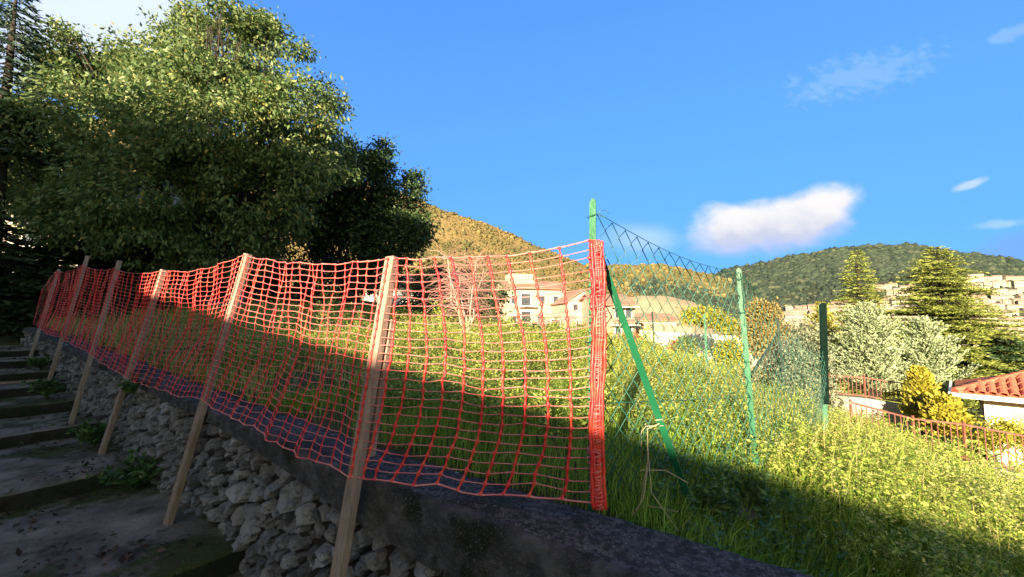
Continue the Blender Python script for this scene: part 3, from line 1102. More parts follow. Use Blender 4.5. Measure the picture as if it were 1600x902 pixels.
# the gathered end of the net, pleated against the green post
mb = MB()
rt, rb_ = at(928, 377, 1.65), at(938, 793, 1.60)
for k in range(13):
    off = (k - 6) * .0042
    dep = .020 * ((k % 3) - 1)
    pts, rs = [], []
    for j in range(53):
        f = j / 52
        p = rt.lerp(rb_, f) + Vector((off * .85 + .012 * math.sin(f * 5 + .6) * 1 + .006 * fbm((k * .7, f * 9, 0), 1.0), dep + .008 * fbm((k * 2.1, f * 8, 4), 1.0), .003 * math.sin(j * 2.2 + k)))
        pts.append(p); rs.append(.0058 + .0026 * (j % 2))
    mb.tube(pts, rs, 4, 0)
for j in range(120):
    f = (j + random.random()) / 120
    c0 = rt.lerp(rb_, f) + Vector((.012 * math.sin(f * 5 + .6), 0, 0))
    x0 = -.027 + random.uniform(-.008, .01); x1 = .027 + random.uniform(-.012, .010)
    yy = random.uniform(-.032, -.018)
    mb.tube([c0 + Vector((x0, 0, random.uniform(-.01, .01))), c0 + Vector((x0 * .3, yy, random.uniform(-.006, .006))), c0 + Vector((x1 * .4, yy, random.uniform(-.006, .006))), c0 + Vector((x1, .0, random.uniform(-.01, .01)))], .0027, 3, 1)
mb.build('gathered_end', [M_net, M_netthin], net, True)['label'] = 'pleated end of the netting bunched on the green post'

# ------------------------------------------------------------------ chain link fence
fence = empty('chain_link_fence', (1.2, 2.4, -.95))
tag(fence, 'sagging green chain link fence with T posts and a diagonal strut', 'fence')


def tpost(a, b, w=.036, parent=fence, mat=M_green, name='post'):
    """T section steel post from a up to b with a rounded head"""
    a, b = Vector(a), Vector(b)
    d = (b - a).normalized()
    fwd = Vector((.5, .86, 0)); fwd = (fwd - d * fwd.dot(d)).normalized()
    sd = d.cross(fwd).normalized()
    t = .006
    mb = MB()
    prof = [(-w / 2, 0), (w / 2, 0), (w / 2, t), (t / 2, t), (t / 2, w * .9), (-t / 2, w * .9), (-t / 2, t), (-w / 2, t)]
    n = len(prof)
    rows = [(0, 1), (.985, 1), (.995, .75), (1.0, .35)]
    vs = []
    for f, k in rows:
        c = a.lerp(b, f)
        vs += [c + sd * (x * k) + fwd * y for x, y in prof]
    fs = [(j * n + i, j * n + (i + 1) % n, (j + 1) * n + (i + 1) % n, (j + 1) * n + i) for j in range(len(rows) - 1) for i in range(n)]
    fs += [tuple(range(n))[::-1], tuple((len(rows) - 1) * n + i for i in range(n))]
    mb.add(vs, fs)
    return mb.build(name, mat, parent)


PA_b, PA_t = Vector((.322, 1.735, -.86)), at(926, 310, 1.735)
PB_b = at(1183, 752, 2.70); PB_t = at(1154, 419, 2.70)
PC_b = at(1291, 700, 4.41); PC_t = at(1283, 474, 4.41)
for (a, b, w) in ((PA_b, PA_t, .030), (PB_b, PB_t, .032), (PC_b, PC_t, .046)):
    d = (b - a).normalized()
    if b is PC_t: tag(tpost(a.lerp(b, .30) - Vector((.01, .03, 0)), b + d * .004 - Vector((.0, .03, 0)), .060, fence, M_black, 'post_shade'), 'added dark cover painted as shade over the upper far green post')  # dark cover added round the upper post to paint the shade on it
    o = tpost(a - d * .25, b, w)
    for z in (.08, .3, .62):
        mb = MB(); c = b - d * z
        mb.tube([c + Vector((math.cos(k * 1.05) * w * .75, math.sin(k * 1.05) * w * .75 + .01, .003 * k - .009)) for k in range(7)], .0022, 4)
        mb.build('tie_wire', M_wire, o)
st = tpost(at(1082, 782, 2.08) - Vector((0, 0, .05)), at(934, 392, 1.775), .031, fence, M_green, 'strut')
# white cord round the strut
mb = MB(); c = at(1025, 665, 1.98)
mb.tube([c + Vector((-.07, .01, -.14)), c + Vector((-.07, .0, -.03)), c + Vector((-.05, -.01, 0)), c + Vector((.0, -.03, 0.005)), c + Vector((.045, .0, 0)), c + Vector((.06, .02, .0))], .0022, 5)
mb.tube([c + Vector((-.01, -.025, .03)), c + Vector((.02, -.03, .035)), c + Vector((.035, .01, .0))], .003, 5)
tag(mb.build('cord', pmat('pale cord', [(.3, (.26, .25, .19)), (.7, (.34, .33, .26))], 8, .8), None, True), 'pale cord knotted round the leaning green strut', 'cord')


def chain(topf, botf, L, H, parent, cw=.064, r=.00135, seed=0, slack=.4):
    nc = int(L / cw); nr = int(H / (cw * 1.02))
    mb = MB()
    for i in range(nc):
        pts = []
        for j in range(nr + 1):
            a = (i + ((j + i) % 2) * 1.06 - .03) / nc
            b = j / nr
            a2 = min(1, max(0, a + slack * .02 * math.sin(b * 6 + seed + a * 9)))
            p = topf(a2).lerp(botf(a2), b)
            p += Vector((0, .03 * math.sin(a * 5 + b * 7 + seed) * slack + .012 * mnoise.noise(Vector((i * .6, j * .6, seed))), .012 * slack * mnoise.noise(Vector((i * .5, j * .4, seed + 9)))))
            pts.append(p)
        mb.tube(pts, r, 3, 0, False)
    return tag(mb.build('wire_mesh', M_wire, parent, True), kind='stuff')


A_top = at(932, 333, 1.75); B_top = PB_t - Vector((0, 0, .03))
A_bot = PA_b + Vector((.02, 0, .02)); B_bot = PB_b + Vector((0, 0, .03))
topAB = lambda a: A_top.lerp(B_top, a) - Vector((0, 0, .05 * math.sin(math.pi * a)))
botAB = lambda a: A_bot.lerp(B_bot, a) + Vector((0, 0, .03 * math.sin(math.pi * a)))
chain(topAB, botAB, (A_top - B_top).length, 1.25, fence, .050, .0030, 1)
def topBC(a):
    p = B_top.lerp(PC_t, a)
    return p - Vector((0, 0, .05 * min(1, a * 5) + .55 * max(0, a - .30) ** .8 * (a > .30) + .12 * math.sin(math.pi * a)))
botBC = lambda a: PB_b.lerp(PC_b, a) + Vector((0, 0, .03))
chain(topBC, botBC, (B_top - PC_t).length, 1.25, fence, .052, .0024, 4, 1.0)
for (f, nm) in ((topAB, 0), (lambda a: topAB(a).lerp(botAB(a), .62), 1), (lambda a: botAB(a) + Vector((0, 0, .02)), 2)):
    mb = MB(); mb.tube([f(a) + Vector((0, -.006, .003 * math.sin(a * 60))) for a in np.linspace(0, 1, 20)], .0021, 5)
    mb.build('tension_wire', M_wire, fence, True)
mb = MB(); mb.tube([topBC(a) for a in np.linspace(0, 1, 24)], .0018, 5); mb.build('tension_wire', M_wire, fence, True)
mb = MB(); mb.tube([PB_t.lerp(PB_b, .6).lerp(PC_t.lerp(PC_b, .6), a) - Vector((0, 0, .1 * math.sin(math.pi * a))) for a in np.linspace(0, 1, 14)], .0016, 5); mb.build('tension_wire', M_wire, fence, True)
# end coil of the top wire
mb = MB(); mb.tube([A_top + Vector((.03 + .02 * math.cos(k), -.006, -.004 + .016 * math.sin(k))) for k in np.linspace(0, 5.5, 12)], .0017, 5)
mb.build('wire_end', M_wire, fence, True)

# field fence far behind
ff = empty('field_fence', at(1100, 580, 11))
tag(ff, 'old wire fence of thin dark posts standing in the overgrown field', 'fence')
FP = [((968, 497), (969, 560), 13.0, M_dkpost), ((1019, 487), (1024, 572), 11.0, M_dkpost), ((1101, 490), (1106, 600), 9.5, M_green), ((1214, 497), (1231, 612), 8.5, M_dkpost)]
pl = []
for (t_, b_, Y, mt) in FP:
    a, b = at(*b_, Y), at(*t_, Y)
    a.z = min(a.z, zl(a.x, a.y)) - .05
    tpost(a, b, .05, ff, mt); pl.append((a, b))
mb = MB(); mb.bar(at(1170, 592, 8.2), at(1216, 522, 8.45), .045, .045); mb.build('strut', M_dkpost, ff)
for k in (.06, .4):
    for i in range(3):
        mb = MB(); a = pl[i][1].lerp(pl[i][0], k); b = pl[i + 1][1].lerp(pl[i + 1][0], k)
        mb.tube([a.lerp(b, f) - Vector((0, 0, .05 * math.sin(math.pi * f))) for f in np.linspace(0, 1, 8)], .003, 4); mb.build('wire', M_wire, ff)


# ------------------------------------------------------------------ buildings
def house(name, label, cat, origin, yaw, w, d, h, mat, roofmat, roof='gable', pitch=.4, over=.4, wins=(), group=None, extra=None, axis='x', parts=True, winmat=None):
    """origin: near left corner on the ground; front runs along +x of the yawed frame, depth along +y"""
    root = empty(name, origin, yaw); tag(root, label, cat, group)
    ex = Vector((math.cos(yaw), math.sin(yaw), 0)); ey = Vector((-math.sin(yaw), math.cos(yaw), 0)); ez = Vector((0, 0, 1))
    o = Vector(origin)
    def L(x, y, z): return o + ex * x + ey * y + ez * z
    m = MB(); m.box(L(0, 0, -2), ex * w, ey * d, ez * (h + 2))
    if roof == 'gable':
        rh = pitch * (d if axis == 'x' else w) / 2
        if axis == 'x': m.add([L(0, 0, h), L(0, d, h), L(0, d / 2, h + rh), L(w, 0, h), L(w, d, h), L(w, d / 2, h + rh)], [(0, 2, 1), (3, 4, 5)])
        else: m.add([L(0, 0, h), L(w, 0, h), L(w / 2, 0, h + rh), L(0, d, h), L(w, d, h), L(w / 2, d, h + rh)], [(0, 1, 2), (3, 5, 4)])
    m.build('wall', mat, root)
    r = MB(); t = .14; k = over
    if roof == 'gable':
        if axis == 'x':
            for sgn in (0, 1):
                y0 = -k if sgn == 0 else d + k
                e0 = L(-k, y0, h - pitch * k + .03); e1 = L(w + k, y0, h - pitch * k + .03)
                r0 = L(-k, d / 2, h + rh + .03); r1 = L(w + k, d / 2, h + rh + .03)
                up = ez * t
                r.add([e0, e1, r1, r0, e0 + up, e1 + up, r1 + up, r0 + up], [(3, 2, 1, 0), (4, 5, 6, 7), (0, 1, 5, 4), (1, 2, 6, 5), (2, 3, 7, 6), (3, 0, 4, 7)])
        else:
            for sgn in (0, 1):
                x0 = -k if sgn == 0 else w + k
                e0 = L(x0, -k, h - pitch * k + .03); e1 = L(x0, d + k, h - pitch * k + .03)
                r0 = L(w / 2, -k, h + rh + .03); r1 = L(w / 2, d + k, h + rh + .03)
                up = ez * t
                r.add([e0, e1, r1, r0, e0 + up, e1 + up, r1 + up, r0 + up], [(0, 1, 2, 3), (7, 6, 5, 4), (4, 5, 1, 0), (5, 6, 2, 1), (6, 7, 3, 2), (7, 4, 0, 3)])
    elif roof == 'hip':
        rh = pitch * min(w, d) / 2
        q = min(w, d) / 2
        if w >= d: ra, rb2 = L(q, d / 2, h + rh), L(w - q, d / 2, h + rh)
        else: ra, rb2 = L(w / 2, q, h + rh), L(w / 2, d - q, h + rh)
        c = [L(-k, -k, h - .02), L(w + k, -k, h - .02), L(w + k, d + k, h - .02), L(-k, d + k, h - .02)]
        if w >= d: r.add(c + [ra, rb2], [(3, 2, 1, 0), (0, 1, 5, 4), (1, 2, 5), (2, 3, 4, 5), (3, 0, 4)])
        else: r.add(c + [ra, rb2], [(3, 2, 1, 0), (0, 1, 4), (1, 2, 5, 4), (2, 3, 5), (3, 0, 4, 5)])
    else:
        r.box(L(-.12, -.12, h + .01), ex * (w + .24), ey * (d + .24), ez * .22)
    r.build('roof', roofmat, root)
    for (face, x, z, ww, hh) in wins:
        if face == 'f': a, e, nrm = L(x, 0, z), ex, -ey
        elif face == 'l': a, e, nrm = L(0, x, z), ey, -ex
        else: a, e, nrm = L(w, x, z), ey, ex
        f_ = MB()
        fr = .09 if h > 3 else .06
        for (p0, p1) in ((a, a + e * ww), (a + ez * hh, a + e * ww + ez * hh)):
            f_.box(p0 - e * fr + nrm * .005 - ez * fr / 2, (p1 - p0) + e * 2 * fr, nrm * .07, ez * fr)
        for p0 in (a, a + e * ww):
            f_.box(p0 - e * fr / 2 + nrm * .006 + ez * fr / 2, e * fr, nrm * .06, ez * (hh - fr))
        fo = f_.build('window', M_gutter if winmat is None else winmat, root)
        g = MB(); g.box(a + nrm * .004, e * ww, nrm * .02, ez * hh); g.build('pane', M_glass, fo)
    return root, L, ex, ey


def winrow(face, xs, zs, w=1.0, h=1.3):
    return [(face, x, z, w, h) for x in xs for z in zs]


# cream apartment block seen through the net
o = at(790, 512, 62); o.z -= 1
hr, L, ex, ey = house('apartment_house', 'long cream apartment house with red tiled roof above the field', 'house', o, R(14), 9.6, 9, 7.0, M_cream, M_tileold, 'gable', .32, .5,
                      winrow('f', (.8, 5.4, 7.6), (1.6, 4.6), .9, 1.3) + winrow('f', (2.4,), (1.6, 4.3), 1.6, 1.9))
m = MB(); m.box(L(1.8, -.9, 4.1), ex * 2.8, ey * .9, (0, 0, .18)); m.build('balcony', M_white, hr)
m = MB(); m.box(L(1.2, 2.5, 7.6), ex * 4.2, ey * 3, (0, 0, 1.9)); m.build('roof_storey', M_cream, hr)
o = at(884, 516, 56); o.z -= .6
house('gable_house', 'small cream house with its gable towards the field', 'house', o, R(8), 5.0, 8, 4.4, M_cream, M_tileold, 'gable', .62, .3, winrow('f', (1.0, 2.9), (1.0, 3.2), .8, 1.0), axis='y')
o = at(851, 515, 50); o.z -= .5
house('garage', 'low grey lean-to beside the small gable house', 'garage', o, R(14), 4.2, 3, 2.0, M_greyw, M_greyw, 'flat', wins=[('f', .8, .2, 1.2, 1.5)])
o = at(938, 530, 50); o.z -= 1
hr, L, ex, ey = house('balcony_house', 'pink apartment block with balconies at the right of the netting', 'house', o, R(10), 4.6, 8, 5.2, M_pink, M_tileold, 'gable', .35, .5, winrow('f', (1.9, 3.3), (1.2, 3.6), .8, 1.4))
for z in (2.6, 5.0 - .2):
    m = MB(); m.box(L(1.4, -1.0, z), ex * 3.4, ey * 1.0, (0, 0, .16)); m.build('balcony', M_white, hr)
for z in (2.76,):
    m = MB()
    m.box(L(1.4, -1.0, z + .8), ex * 3.4, ey * .05, (0, 0, .07))
    for k in range(18): m.box(L(1.4 + k * .19, -.99, z), ex * .03, ey * .03, (0, 0, .8))
    m.build('balcony_railing', M_dkpost, hr)
o = at(1000, 520, 75); o.z -= 1
house('row_house', 'low cream house with faded tiles at the foot of the bare bank', 'house', o, R(6), 7, 7, 3.2, M_cream, M_tileold, 'gable', .35, .4, winrow('f', (1.2, 4.2), (1.0,), 1.0, 1.2))
o = at(742, 510, 66); o.z -= .5
house('row_house', 'cream house with red tiles left of the long apartment house', 'house', o, R(16), 5, 7, 6.0, M_cream, M_tileold, 'gable', .35, .4, winrow('f', (1.0, 3.0), (1.4, 4.0), .9, 1.2))
# white garden house and grey wall behind the field
o = at(566, 482, 30); o.z -= 1.2
house('white_house', 'white garden house half hidden behind trees at the field edge', 'house', o, R(6), 4.1, 5, 3.0, M_white, M_tileold, 'gable', .35, .35, winrow('f', (2.0,), (1.2,), .9, 1.0))
root = empty('boundary_wall', at(560, 505, 20)); tag(root, 'long grey block wall closing the far side of the field', 'wall')
a, b, c = at(440, 456, 20.5), at(640, 478, 20), at(720, 490, 19.5)
for (p, q) in ((a, b), (b, c)):
    e = q - p; e.z = 0
    m = MB()
    th = Vector((-e.y, e.x, 0)).normalized() * .25
    vs = [Vector((p.x, p.y, -1.6)), Vector((q.x, q.y, -1.6)), Vector((q.x, q.y, q.z)), Vector((p.x, p.y, p.z))]
    m.add(vs + [v + th for v in vs], [(0, 1, 2, 3), (7, 6, 5, 4), (0, 4, 5, 1), (1, 5, 6, 2), (2, 6, 7, 3), (3, 7, 4, 0)])
    m.build('wall_length', M_greyw, root)
# lamp
pb = at(635, 512, 17); pb.z = zl(pb.x, pb.y)
root = empty('garden_lamp', pb); tag(root, 'small white garden lamp on a thin post before the grey wall', 'lamp')
pt_ = at(636, 486, 17)
m = MB(); m.tube([pb, pt_], .03, 8); m.build('lamp_post', M_greyw, root, True)
m = MB(); m.tube([pt_, pt_ + Vector((0, 0, .05)), pt_ + Vector((0, 0, .3)), pt_ + Vector((0, 0, .36))], [.05, .12, .15, .03], 8); m.build('lamp_shade', M_gutter, root, True)

# old stone house at the far left behind the trees
o = at(-130, 470, 17); o.z = -.5
hr, L, ex, ey = house('stone_house', 'old pale masonry house behind the trees at the left edge', 'house', o, R(-10), 8.2, 8, 6.0, M_oldstone, M_tile, 'gable', .4, .35, [('f', 2.0, 3.4, 1, 1.4), ('f', 5.4, 3.4, 1, 1.4)])

# houses behind the viewer: their shade lies over the steps
Ls = lambda c, l: (c * math.cos(SUN_AZ) + l * math.sin(SUN_AZ), -c * math.sin(SUN_AZ) + l * math.cos(SUN_AZ))
ze = 3.0
pa = Vector((-7.45, -5.1, 0)); pb = Vector((4.0, -22.65, 0))
yaw2 = math.atan2((pa - pb).y, (pa - pb).x)
house('lower_house', 'long low rendered house on the stair side behind the viewer', 'house', (pb.x, pb.y, -2.4), yaw2, (pb - pa).length, 7, ze + 2.4 - .23, M_cream, M_tile, 'flat')
o = Ls(-17.5, -16.0)
house('tall_house', 'tall rendered house up the steps behind the viewer', 'house', (o[0], o[1], -1.6), -SUN_AZ, 12.2, 7, 10.4, M_cream, M_tile, 'flat')

# beige bank, terracotta and white walls in the middle distance
root = None
pts_t = [(955, 470), (985, 463), (1030, 463), (1075, 470), (1120, 484), (1160, 503), (1190, 520)]
vs, fs = [], []
nb = 10
for i, (px, py) in enumerate([(np.interp(k, range(len(pts_t)), [p[0] for p in pts_t]), np.interp(k, range(len(pts_t)), [p[1] for p in pts_t])) for k in np.linspace(0, len(pts_t) - 1, 40)]):
    for j in range(nb):
        f = j / (nb - 1)
        p = at(px, 548 + (py - 548) * f, 66 + 26 * f)
        p.z += .5 * fbm((p.x, p.y, p.z), .18) * f
        vs.append(p)
    q = vs[-1]; vs.append(Vector((q.x * 1.2, q.y * 1.2, q.z - 4)))
nb += 1
for i in range(39):
    for j in range(nb - 1):
        fs.append((i * nb + j, (i + 1) * nb + j, (i + 1) * nb + j + 1, i * nb + j + 1))
tag(MB().add(vs, fs).build('earth_bank', M_bank, None, True), kind='structure')


def wall_strip(name, label, p, q, zb, th, mat):
    e = q - p; e.z = 0
    t = Vector((-e.y, e.x, 0)).normalized() * th
    vs = [Vector((p.x, p.y, zb)), Vector((q.x, q.y, zb)), Vector(q), Vector(p)]
    return tag(MB().add(vs + [v + t for v in vs], [(0, 1, 2, 3), (7, 6, 5, 4), (0, 4, 5, 1), (1, 5, 6, 2), (2, 6, 7, 3), (3, 7, 4, 0)]).build(name, mat), label, 'wall')


wall_strip('terracotta_wall', 'long terracotta coloured wall at the foot of the bare bank', at(985, 503, 60), at(1085, 512, 58), -8, .4, M_terr)
wall_strip('white_wall', 'long low white wall below the terracotta wall', at(1000, 517, 52), at(1190, 527, 48), -9, .4, M_white)

# red roofed villa on the right
C0 = at(1492, 613, 11.0)
e1 = Vector((.68, -.735, 0)).normalized(); yawv = math.atan2(e1.y, e1.x); e2 = Vector((-e1.y, e1.x, 0))
villa = empty('villa', C0 + Vector((0, 0, -2.6)), yawv)
tag(villa, 'white villa with a red clay tiled hip roof below the slope', 'house')
wi, de, ov, pit = 9.0, 3.2, .5, .36
Lv = lambda x, y, z: C0 + e1 * x + e2 * y + Vector((0, 0, z))
m = MB(); m.box(Lv(ov, ov, -3.6), e1 * (wi - 2 * ov), e2 * (de - 2 * ov), (0, 0, 3.5)); m.build('wall', M_white, villa)
q = de / 2; rz_ = pit * q
m = MB()
m.add([Lv(0, 0, 0), Lv(wi, 0, 0), Lv(wi, de, 0), Lv(0, de, 0), Lv(q, q, rz_), Lv(wi - q, q, rz_), Lv(0, 0, -.1), Lv(wi, 0, -.1), Lv(wi, de, -.1), Lv(0, de, -.1)],
      [(0, 1, 5, 4), (1, 2, 5), (2, 3, 4, 5), (3, 0, 4), (9, 8, 7, 6), (0, 6, 7, 1), (1, 7, 8, 2), (2, 8, 9, 3), (3, 9, 6, 0)])
roof = m.build('roof', M_tile, villa)
m = MB(); m.box(Lv(-.06, -.12, -.12), e1 * (wi + .12), e2 * .115, (0, 0, .11)); m.build('gutter', M_gutter, villa)
m = MB(); m.box(Lv(-.12, -.12, -.12), e1 * .055, e2 * (de + .2), (0, 0, .11)); m.build('gutter', M_gutter, villa)
# tiles of the front slope
tile = MB(); tv, tf = [], []
tw, tl = .185, .36
for j, yy in enumerate((0, tl)):
    for k in range(7):
        a = math.pi * k / 6
        tv.append((-math.cos(a) * tw * .5 * (1.0 if j == 0 else .86), yy, math.sin(a) * .075 + (.03 if j == 0 else .0)))
for k in range(6): tf.append((k, k + 1, 7 + k + 1, 7 + k))
tv += [(v[0] * .86, v[1], v[2] - .02) for v in tv[:7]]
for k in range(6): tf.append((k + 1, k, 14 + k, 14 + k + 1))
tme = bpy.data.meshes.new('tile'); tme.from_pydata(tv, [], tf); tme.update(); tme.materials.append(M_tile)
sl = math.atan(pit); sd = Vector((0, math.cos(sl), math.sin(sl)))
rotv = Matrix.Rotation(yawv, 4, 'Z') @ Matrix.Rotation(sl, 4, 'X')
far_t = MB(); cnt = 0
for c in range(int(wi / tw)):
    for r_ in range(int(q / math.cos(sl) / .34)):
        x = (c + .5) * tw; yy = r_ * .34 * math.cos(sl)
        if x < yy + .12 or x > wi - yy - .12: continue
        mw = Matrix.Translation(Lv(x + random.uniform(-.006, .006), yy - .03, yy * pit + .012)) @ rotv @ Matrix.Rotation(random.gauss(0, .012), 4, 'Z')
        if c < 22:
            t_ = bpy.data.objects.new('tile', tme); COL.objects.link(t_); t_.parent = roof
            pinv = Matrix.LocRotScale(villa.location, villa.rotation_euler, villa.scale)
            t_.matrix_parent_inverse = Matrix.Identity(4)
            # roof itself carries the inverse of the villa, so roof space is world space
            t_.matrix_basis = mw
        else:
            far_t.add([mw @ v.co for v in tme.vertices], [tuple(f.vertices) for f in tme.polygons])
tag(far_t.build('tiling', M_tile, roof), kind='stuff')
m = MB()
for k in range(9):
    f0 = k / 9; f1 = (k + 1.12) / 9
    a = Lv(q * f0, q * f0, rz_ * f0 + .03); b = Lv(q * f1, q * f1, rz_ * f1 + .025)
    m.tube([a, b], [.10, .085], 7)
tag(m.build('hip_tiles', M_tile, roof), kind='stuff')
# shuttered window on the shaded side, buttress and planting strip
wroot = MB(); wc = Lv(ov, ov + .5, -1.45)
for (dy_, dz_, a_, b_) in ((0, 0, .95, .07), (0, 1.0, .95, .07)):
    wroot.box(wc + e2 * dy_ + Vector((0, 0, dz_)) - e1 * .06, e1 * .055, e2 * a_, (0, 0, b_))
for k in range(6):
    wroot.box(wc + e2 * (k * .17) + Vector((0, 0, .072)) - e1 * .055, e1 * .03, e2 * .03, (0, 0, .926))
wf = wroot.build('window', M_gutter, villa)
m = MB(); m.box(wc - e1 * .012 + Vector((0, 0, .03)), e1 * .01, e2 * .93, (0, 0, 1.0)); m.build('pane', M_glass, wf)
m = MB(); bb = Lv(ov, ov, -3.6); m.add([bb - e2 * .9, bb - e2 * .9 + e1 * .3, bb + e1 * .3, bb, Lv(ov, ov, -.6) - e2 * .04, Lv(ov, ov, -.6) - e2 * .04 + e1 * .28, Lv(ov, ov, -.6) + e1 * .28, Lv(ov, ov, -.6)],
                                 [(3, 2, 1, 0), (4, 5, 6, 7), (0, 1, 5, 4), (1, 2, 6, 5), (3, 0, 4, 7)]); m.build('buttress', M_white, villa)


# ------------------------------------------------------------------ iron railings
def railing(label, pts, h, wallh, mat, gap=.092):
    root = empty('iron_railing', pts[0]); tag(root, label, 'railing')
    barm = None
    for (p, q) in zip(pts[:-1], pts[1:]):
        e = q - p
        k = max(2, int(e.length / gap))
        up = Vector((0, 0, 1))
        for z in (.06, h - .03):
            m = MB(); m.bar(p + up * z, q + up * z, .035, .035); m.build('rail', mat, root)
        for i in range(k + 1):
            c = p.lerp(q, i / k)
            big = i in (0,)
            if big:
                m = MB(); m.box(c - Vector((.02, .02, .0)), (.04, 0, 0), (0, .04, 0), (0, 0, h + .04)); m.build('upright', mat, root)
            else:
                if barm is None:
                    mm = MB(); mm.tube([(0, 0, .075), (0, 0, h - .05)], .010, 6)
                    barm = bpy.data.meshes.new('bar'); barm.from_pydata(mm.v, [], mm.f); barm.update(); barm.materials.append(mat)
                ob = bpy.data.objects.new('bar', barm); COL.objects.link(ob); ob.parent = root
                ob.location = c - Vector(pts[0])
        ed = Vector((e.x, e.y, 0)).normalized(); t = Vector((-ed.y, ed.x, 0)) * .2
        m = MB(); lo = Vector((0, 0, -wallh))
        o0 = p - t / 2; 
        m.add([p - t / 2 + lo, q - t / 2 + lo, q + t / 2 + lo, p + t / 2 + lo, p - t / 2, q - t / 2, q + t / 2, p + t / 2],
              [(3, 2, 1, 0), (4, 5, 6, 7), (0, 1, 5, 4), (1, 2, 6, 5), (2, 3, 7, 6), (3, 0, 4, 7)])
        m.build('plinth', M_concrete, root)
    return root


railing('rusty red iron railing on a concrete plinth under the pale cedars', [at(1296, 617, 12.5), at(1352, 622, 12.2), at(1424, 634, 11.8)], .62, 1.6, M_rail)
railing('long rusty railing below the villa, dropping to the right', [at(1332, 678, 10.2), at(1430, 708, 9.4), at(1510, 720, 8.9), at(1640, 750, 8.2)], .78, .16, M_rail)

# ------------------------------------------------------------------ hillside town
M_townroof = pmat('weathered town tiles', [(.3, (.20, .13, .09)), (.7, (.29, .20, .15))], .5, .9)
TOWNM = [(M_town, M_townroof), (M_townb, M_townroof), (M_town, M_greyw)]
PROTO = {}
DARKWIN = pmat('far dark openings', [(.3, (.06, .05, .045)), (.7, (.10, .085, .075))], 1, .8)


def town_proto(kind, var):
    w, d, h = [(9, 8, 7), (12, 8, 8), (15, 9, 6.5), (8, 8, 10), (20, 9, 9)][kind]
    wm, rm = TOWNM[var]
    a = MB(); a.box((-w / 2, -d / 2, -12), (w, 0, 0), (0, d, 0), (0, 0, h + 12)); rh = .18 * d
    a.add([(-w / 2, -d / 2, h), (-w / 2, d / 2, h), (-w / 2, 0, h + rh), (w / 2, -d / 2, h), (w / 2, d / 2, h), (w / 2, 0, h + rh)], [(0, 2, 1), (3, 4, 5)])
    me = bpy.data.meshes.new('wall'); me.from_pydata(a.v, [], a.f); me.update(); me.materials.append(wm)
    b = MB()
    for sg in (-1, 1):
        e0, e1_, r1, r0 = Vector((-w / 2 - .4, sg * (d / 2 + .5), h - .2)), Vector((w / 2 + .4, sg * (d / 2 + .5), h - .2)), Vector((w / 2 + .4, 0, h + rh + .1)), Vector((-w / 2 - .4, 0, h + rh + .1))
        u_ = Vector((0, 0, .3))
        b.add([e0, e1_, r1, r0, e0 + u_, e1_ + u_, r1 + u_, r0 + u_], [(0, 3, 2, 1), (4, 5, 6, 7), (0, 1, 5, 4), (1, 2, 6, 5), (2, 3, 7, 6), (3, 0, 4, 7)])
    me2 = bpy.data.meshes.new('roof'); me2.from_pydata(b.v, [], b.f); me2.update(); me2.materials.append(rm)
    wins = []
    for fl in range(int(h / 3.1)):
        for k in range(int(w / 3.2)):
            wins.append(((-w / 2 + 1.6 + k * 3.1), fl * 3.1 + 1.0))
    g = MB(); g.box((0, -d / 2 - .06, 0), (1.5, 0, 0), (0, .3, 0), (0, 0, 1.9))
    me3 = bpy.data.meshes.new('window'); me3.from_pydata(g.v, [], g.f); me3.update(); me3.materials.append(DARKWIN)
    return me, me2, me3, wins


def town_house(px, py, kind, var, label, group, yaw):
    f = righth.frac(px, py)
    p = righth.pt(px, f, 14.0)
    p = p * ((p.length - 12) / p.length)
    if (kind, var) not in PROTO: PROTO[(kind, var)] = town_proto(kind, var)
    me, me2, me3, wins = PROTO[(kind, var)]
    root = empty('town_house', p, yaw); tag(root, label, 'house', group)
    for nm, mm in (('wall', me), ('roof', me2)):
        ob = bpy.data.objects.new(nm, mm); COL.objects.link(ob); ob.parent = root
    for (x, z) in wins:
        ob = bpy.data.objects.new('window', me3); COL.objects.link(ob); ob.parent = root; ob.location = (x, 0, z)


zones = [((1195, 1345), (472, 525), 'houses left of both cedars', 'town houses left of the tall cedars', 72, 1),
         ((1368, 1440), (452, 510), 'houses between both cedars', 'town houses between the tall cedars', 36, 2),
         ((1500, 1660), (438, 545), 'houses right of both cedars', 'town houses right of the tall cedars', 150, 3)]
for (xs, ys, lab, grp, cnt, sd_) in zones:
    rr = random.Random(sd_ * 5)
    rows = int((ys[1] - ys[0]) / 8.5); per = max(1, cnt // rows)
    for r_ in range(rows):
        for k in range(per):
            px = xs[0] + (xs[1] - xs[0]) * (k + .5 + rr.uniform(-.35, .35) + (r_ % 2) * .3) / per
            py = ys[0] + (ys[1] - ys[0]) * (r_ + rr.uniform(.2, .8)) / rows
            if sd_ == 1 and py < 487 - (px - 1225) * .15: continue
            kd, vr = rr.choice((0, 0, 1, 1, 2, 3, 4)), rr.randrange(3)
            fx = (px - xs[0]) / (xs[1] - xs[0])
            lb = '%s %s house at %s, %s row, of the %s' % (('small', 'middling', 'low', 'tall', 'long')[kd], ('cream', 'beige', 'pale')[vr],
                 ('far left', 'left', 'centre', 'right', 'far right')[max(0, min(4, int(fx * 5)))], ('upper', 'upper middle', 'lower middle', 'lower')[min(3, 4 * r_ // rows)], lab)
            town_house(px, py, kd, vr, lb, grp, rr.uniform(-.5, .35) - (px - 800) / 2400)

